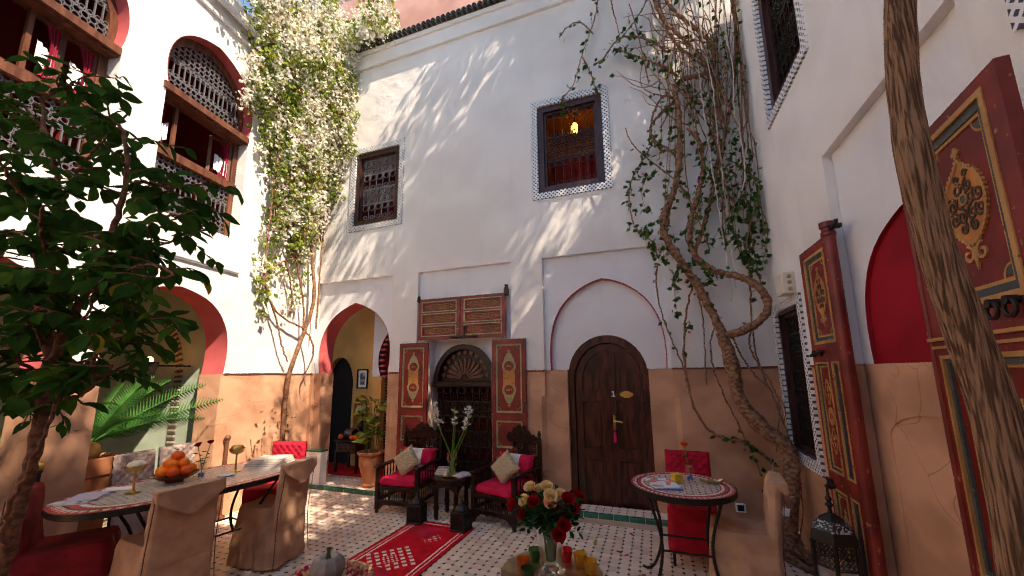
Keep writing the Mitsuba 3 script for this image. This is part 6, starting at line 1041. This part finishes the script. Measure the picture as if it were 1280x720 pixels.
for az, el, Ln, bd in ((1.38, .70, 1.0, .22), (1.22, .42, 1.02, .12), (1.48, 1.0, .85, .3), (1.1, 1.2, .8, .3), (2.2, 1.25, .75, .4), (-.6, .75, .55, .6), (-1.4, .85, .6, .6), (.3, .9, .6, .7), (.8, .55, .8, .5), (-1.0, 1.25, .7, .3), (2.0, .5, .8, .4), (-1.8, .5, .55, .5)): part(pm, 'frond', frond(az, el, Ln, bd), 'm_palm')
# ---- plant in the jar by the left doorway
jp = thing('potted_plant', 'tall yellow green leafy plant in a terracotta jar by the left doorway', 'potted plant'); JP = pose((-3.88, 4.74, .05))
part(jp, 'jar', X(lathe([(0, 0), (.115, 0), (.12, .03), (.10, .05), (.125, .16), (.165, .30), (.165, .38), (.15, .42), (.19, .44), (.195, .465), (.18, .47), (.15, .44), (0, .43)], 30), JP), 'm_terracotta', 30)
js, jc, jd = [], [], []
for i in range(14):
    a = prg.random()*6.3; r_ = .03+.07*prg.random(); q = spline([(r_*math.cos(a), r_*math.sin(a), .43), (r_*1.3*math.cos(a), r_*1.3*math.sin(a), .75), (r_*2*math.cos(a+.2), r_*2*math.sin(a+.2), prg.uniform(.95, 1.3))], 14); js.append(tube(q, .005, 5))
    for t in range(5, 14, 2): jc.append(q[t]); jd.append([math.cos(a+t*2.4), math.sin(a+t*2.4), prg.uniform(-.6, .3)])
part(jp, 'stems', X(cat(js), JP), 'm_stemlow', kind='stuff'); jc, jd = np.array(jc), np.array(jd); sp = prg.random(len(jc)); part(jp, 'leaves', X(leafcloud(jc[sp < .55], jd[sp < .55], .17, prg, .42, .3, -.2), JP), 'm_brightleaf', kind='stuff'); part(jp, 'dark_leaves', X(leafcloud(jc[sp >= .55], jd[sp >= .55], .15, prg, .42, .3, -.2), JP), 'm_midleaf', kind='stuff')
# ---- fallen petals and leaves on the floor
for i, (x, y, m, la) in enumerate(((-.35, 3.79, 'm_bractpink', 'magenta petal fallen on the tiles before the arched door'), (-.62, 3.95, 'm_brightleaf', 'yellow green leaf fallen on the tiles before the arched door'), (-.37, 3.84, 'm_vineleaf', 'dark green leaf fallen beside the magenta petal'), (-2.93, 3.1, 'm_vineleaf', 'dark green leaf fallen on the tiles left of the red rug'), (-1.55, 2.75, 'm_bractpink', 'magenta petal fallen on the tiles right of the red rug'), (-.30, 4.25, 'm_bractpink', 'small magenta petal fallen near the green step'), (-1.2, 3.9, 'm_rosered', 'red petal fallen by the right armchair foot'), (-.2, 3.5, 'm_dryleaf', 'brown dry leaf fallen near the round table leg'))):
    solo('fallen_petal', la, 'petal', X(petal(.05, .035), pose((x, y, .004), i*1.7)), m, True)
# card tags tied into the vine
mat('m_card', mottle((.42, .20, .06), (.34, .15, .04), 9), .8, .2)
for la, P_, w, h, m, rz in (('brown card label tied to the vine beside the tan chair', (.90, 4.12, .62), .16, .13, 'm_card', .7), ('small white tag hanging on the vine trunk', (.985, 4.10, .40), .05, .065, 'm_white', .2), ('little white tag clipped on the brown card label', (.925, 4.10, .70), .05, .03, 'm_white', .4)):
    k = thing('tag', la, 'tag'); part(k, 'card', X(bx(-w/2, w/2, -.001, .001, -h/2, h/2), pose(P_) @ trimesh.transformations.rotation_matrix(rz, [0, 1, 0])), m); part(k, 'string', tube(spline([np.array(P_)+[0, 0, h*.4], np.array(P_)+[.03, .03, .11], np.array(P_)+[.08, .02, .13]], 8), .0025, 5), 'm_rope')
